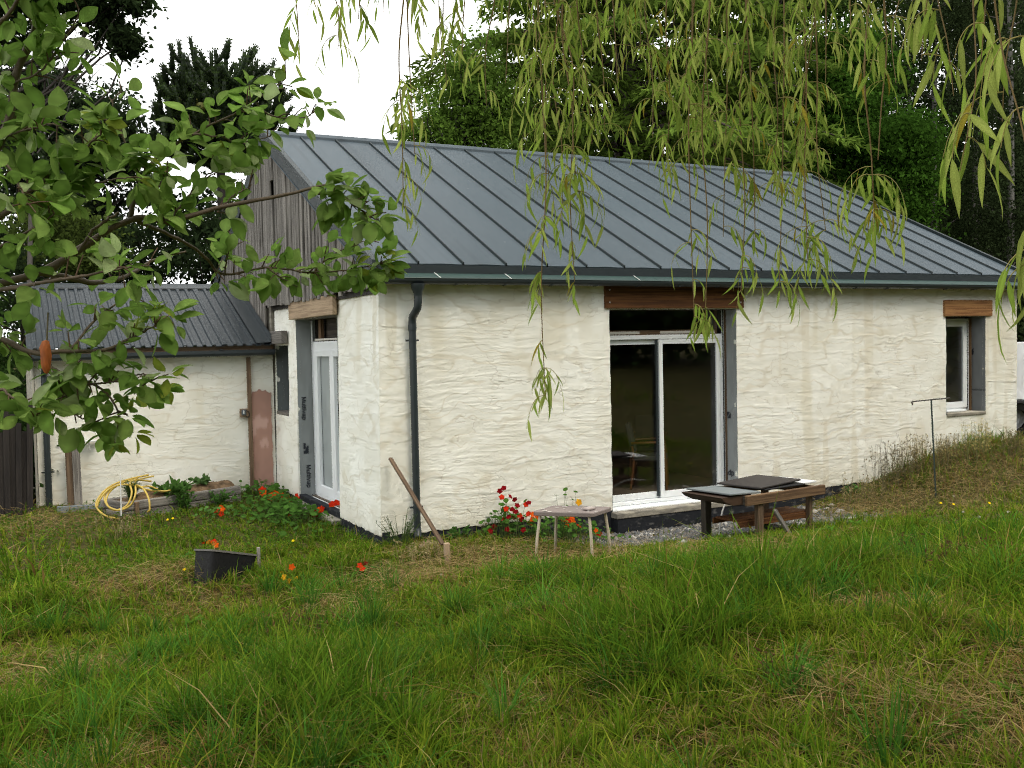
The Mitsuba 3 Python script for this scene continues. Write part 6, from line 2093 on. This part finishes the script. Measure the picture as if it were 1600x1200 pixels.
# ------------------------------------------------------------------ the fruit tree at the left
k = 'plum_tree'
thing(k, 'fruit tree with broad green leaves on long branches reaching in from the left', 'fruit tree')
g = np.random.default_rng(601)
TB = at(-420, 600, 2.5)
base = np.array([TB[0], TB[1], float(gz(TB[0], TB[1]))])
m = MB()
tube(m, spline([base - (0, 0, .3), base + (.02, .03, .7), at(-400, 620, 2.5), at(-330, 300, 2.6), at(-260, -150, 2.7)], 16), np.linspace(.085, .035, 16), 10, (.12, .10, .08))
m.build(k + '__trunk', 'mat_paint', True)
BR = [  # traced branches: points (x, y in the photograph, depth), first and last radius, spurs per metre, leaves per spur, from where on it is leafy
    ([(-390, 560, 2.5), (-100, 470, 2.55), (60, 425, 2.6), (120, 395, 2.62), (180, 357, 2.65), (215, 346, 2.66), (262, 352, 2.68), (340, 332, 2.72), (405, 320, 2.76), (480, 306, 2.8), (510, 300, 2.82)], .0125, .0038, 0, 0, 1),
    ([(490, 304, 2.81), (525, 300, 2.83), (555, 318, 2.85), (585, 345, 2.85)], .004, .002, 56, 5, 0),
    ([(120, 395, 2.6), (155, 358, 2.6), (185, 330, 2.62)], .005, .003, 14, 3, .2),
    ([(200, 350, 2.66), (214, 310, 2.66), (232, 262, 2.68), (262, 232, 2.7), (300, 212, 2.72), (360, 186, 2.74), (400, 160, 2.76), (440, 130, 2.78)], .007, .0016, 26, 4, .12),
    ([(300, 212, 2.72), (340, 215, 2.75), (385, 225, 2.8), (425, 215, 2.84)], .003, .0014, 26, 5, .1),
    ([(400, 160, 2.76), (430, 180, 2.8), (480, 182, 2.82), (498, 160, 2.82)], .0028, .0012, 20, 2, .2),
    ([(232, 262, 2.68), (200, 235, 2.66), (180, 160, 2.64), (190, 128, 2.64)], .003, .0012, 18, 3, .0),
    ([(-300, 330, 2.6), (-60, 290, 2.5), (5, 215, 2.45), (25, 110, 2.42), (60, 30, 2.4), (80, -30, 2.4), (95, -140, 2.42)], .012, .006, 30, 4, .25),
    ([(20, 130, 2.42), (60, 105, 2.4), (105, 40, 2.38), (118, 10, 2.36)], .003, .0014, 22, 4, 0),
    ([(5, 215, 2.45), (45, 200, 2.42), (75, 190, 2.4), (115, 200, 2.38)], .003, .0014, 26, 4, 0),
    ([(-300, 400, 2.55), (-40, 350, 2.45), (40, 300, 2.42), (100, 250, 2.42), (150, 210, 2.44)], .010, .002, 26, 5, .3),
    ([(40, 300, 2.42), (100, 300, 2.45), (160, 290, 2.5), (210, 285, 2.55)], .004, .0016, 26, 5, 0),
    ([(-100, 470, 2.5), (-20, 400, 2.42), (40, 370, 2.38), (95, 340, 2.36)], .006, .002, 24, 4, .2),
    ([(-100, 475, 2.5), (20, 450, 2.4), (80, 440, 2.34), (150, 432, 2.32), (230, 420, 2.36)], .007, .002, 15, 3, .2),
    ([(60, 425, 2.6), (140, 440, 2.7), (200, 425, 2.85), (240, 405, 2.95), (290, 395, 3.0)], .009, .003, 9, 3, .3),
    ([(215, 346, 2.66), (270, 370, 2.8), (320, 400, 2.95), (350, 430, 3.05), (420, 420, 3.05), (480, 428, 3.06), (540, 424, 3.06), (600, 410, 3.06)], .006, .0016, 34, 4, .40),
    ([(480, 428, 3.06), (520, 400, 3.06), (555, 385, 3.05), (578, 377, 3.05)], .0025, .0012, 24, 3, .2),
    ([(350, 430, 3.05), (360, 395, 3.0), (372, 375, 3.0)], .0025, .0012, 24, 3, .1),
    ([(420, 420, 3.05), (440, 440, 3.05), (465, 455, 3.05)], .0025, .0012, 20, 4, 0),
    ([(262, 352, 2.68), (300, 300, 2.72), (330, 270, 2.75), (360, 262, 2.78)], .003, .0014, 24, 4, .1),
    ([(262, 352, 2.68), (240, 300, 2.64), (262, 270, 2.64)], .003, .0014, 24, 4, 0),
    ([(340, 332, 2.72), (360, 310, 2.74), (395, 290, 2.76)], .0028, .0014, 22, 4, 0),
    ([(-300, 560, 2.5), (-40, 520, 2.5), (60, 545, 2.5), (110, 545, 2.52), (175, 540, 2.56), (225, 515, 2.6), (250, 500, 2.6)], .009, .002, 20, 4, .35),
    ([(60, 545, 2.5), (85, 578, 2.5), (130, 600, 2.52), (170, 622, 2.55), (190, 660, 2.56), (185, 685, 2.56)], .005, .0015, 26, 4, .1),
    ([(130, 600, 2.52), (180, 592, 2.56), (220, 585, 2.6), (232, 600, 2.6)], .003, .0013, 26, 4, .1),
    ([(85, 578, 2.5), (120, 640, 2.52), (150, 655, 2.54)], .003, .0013, 24, 4, .2),
    ([(110, 545, 2.52), (150, 500, 2.56), (190, 470, 2.62), (235, 445, 2.66)], .004, .0015, 16, 3, .2),
    ([(-200, 600, 2.45), (-40, 600, 2.4), (20, 610, 2.38), (60, 640, 2.38)], .006, .0018, 18, 4, .3),
    ([(-200, 130, 2.5), (-60, 80, 2.4), (10, 20, 2.34), (50, -40, 2.32)], .008, .003, 24, 5, .3),
    ([(-120, 250, 2.5), (-30, 230, 2.35), (20, 270, 2.3), (40, 320, 2.28)], .006, .002, 22, 4, .3),
]
plum = []
for (pts, r0, r1, per_m, nl, frm) in BR:
    p = spline([at(*q) for q in pts], 40)
    p = p + np.cumsum(g.normal(0, .0013, p.shape), 0)
    mb = MB()
    tube(mb, p, np.linspace(r0, r1, 40) * (1 + .15 * g.normal(size=40) * .5), 7, (.125, .095, .065))
    Ls = np.concatenate([[0], np.cumsum(np.linalg.norm(np.diff(p, axis=0), axis=1))])
    ns = int((1.8 + .7 * (pts[-1][1] > 430 and pts[-1][0] < 320)) * per_m * Ls[-1] * (1 - frm))
    for _ in range(ns):
        t = (frm + (1 - frm) * g.random()) if g.random() < .9 else 1.0
        o = np.array([np.interp(t * Ls[-1], Ls, p[:, c]) for c in range(3)])
        i = int(t * 39)
        tg = unit(p[min(39, i + 1)] - p[max(0, i - 1)])
        d = unit(np.cross(tg, rdir(1, g)[0]) + .45 * tg + np.array([0, 0, .25]))
        l = g.uniform(.012, .06)
        e = o + d * l
        tube(mb, [o, (o + e) / 2 + (0, 0, .003), e], [.0022, .0018, .0014], 4, (.12, .075, .045), False)
        m_ = int(g.integers(max(1, nl - 1), nl + 2))
        for q in range(m_):
            dd = unit(d * .5 + rdir(1, g)[0] * .8 + np.array([0, 0, -.25]))
            pet = e + dd * .012
            young = t > .9 and g.random() < .22
            c = np.array((.24, .30, .045) if young else ((.165, .285, .055), (.23, .35, .085), (.33, .42, .19))[int(g.choice(3, p=[.52, .36, .12]))]) * g.uniform(.75, 1.25)
            L = g.uniform(.032, .078) * (.7 if young else 1)
            plum.append((pet, dd, unit(np.array([0, 0, 1.0]) + g.normal(size=3) * .55), L, L * g.uniform(.50, .70), c, g.uniform(.3, 1.5)))
    mb.build(k + '__branch', 'mat_paint', True)


def pix(q):
    z = (q - EYE) @ _f
    return 800 + (q - EYE) @ RIGHT / z * FPX, 600 - (q - EYE) @ UP / z * FPX


big = []
for i, L_ in enumerate(plum):
    x, y = pix(L_[0])
    big.append(L_[3] / np.linalg.norm(L_[0] - EYE) if -10 < x < 1600 and -10 < y < 1200 else 0)
order = np.argsort(-np.array(big))
rest = []
for r, i in enumerate(order):
    if r < 300:
        q = plum[i]
        leaves(mb := MB(), q[0][None], q[1][None], q[2][None], np.array([q[3]]), np.array([q[4]]), BROAD, q[5][None], np.array([q[6]]))
        mb.build(k + '__leaf', 'mat_leaf', True)
    else:
        rest.append(plum[i])
mb = MB()
leaves(mb, np.array([q[0] for q in rest]), np.array([q[1] for q in rest]), np.array([q[2] for q in rest]), np.array([q[3] for q in rest]), np.array([q[4] for q in rest]), BROAD, np.array([q[5] for q in rest]), np.array([q[6] for q in rest]))
labels[mb.build(k + '__leaves', 'mat_leaf', True)] = {'kind': 'stuff'}
# dried brown bundle on a cord
k = 'dried_bundle'
thing(k, 'rust brown dried bundle hanging on a cord among the fruit tree leaves', 'bundle')
part(tube(MB(), [at(75, 488, 2.36), at(74, 512, 2.36), at(73, 533, 2.36)], .0022, 5, (.10, .09, .05)), k + '__cord', 'mat_paint')
m = MB()
c = at(72, 556, 2.36)
prof = np.array([(.001, .037), (.008, .035), (.011, .02), (.012, .0), (.011, -.018), (.009, -.03), (.005, -.04), (.001, -.043)])
lathe(m, prof, (0, 0, 0), 14, None)
v = m.v[0]
nn = meshkit.fbm(v * np.array([160, 160, 60]), 3, 4)
v[:, :2] *= (.7 + .7 * nn)[:, None]
MB().add(v + c, m.f[0], None, np.array([.30, .085, .018]) * (.45 + 1.1 * nn)[:, None]).build(k + '__wrapping', 'mat_paint', True)
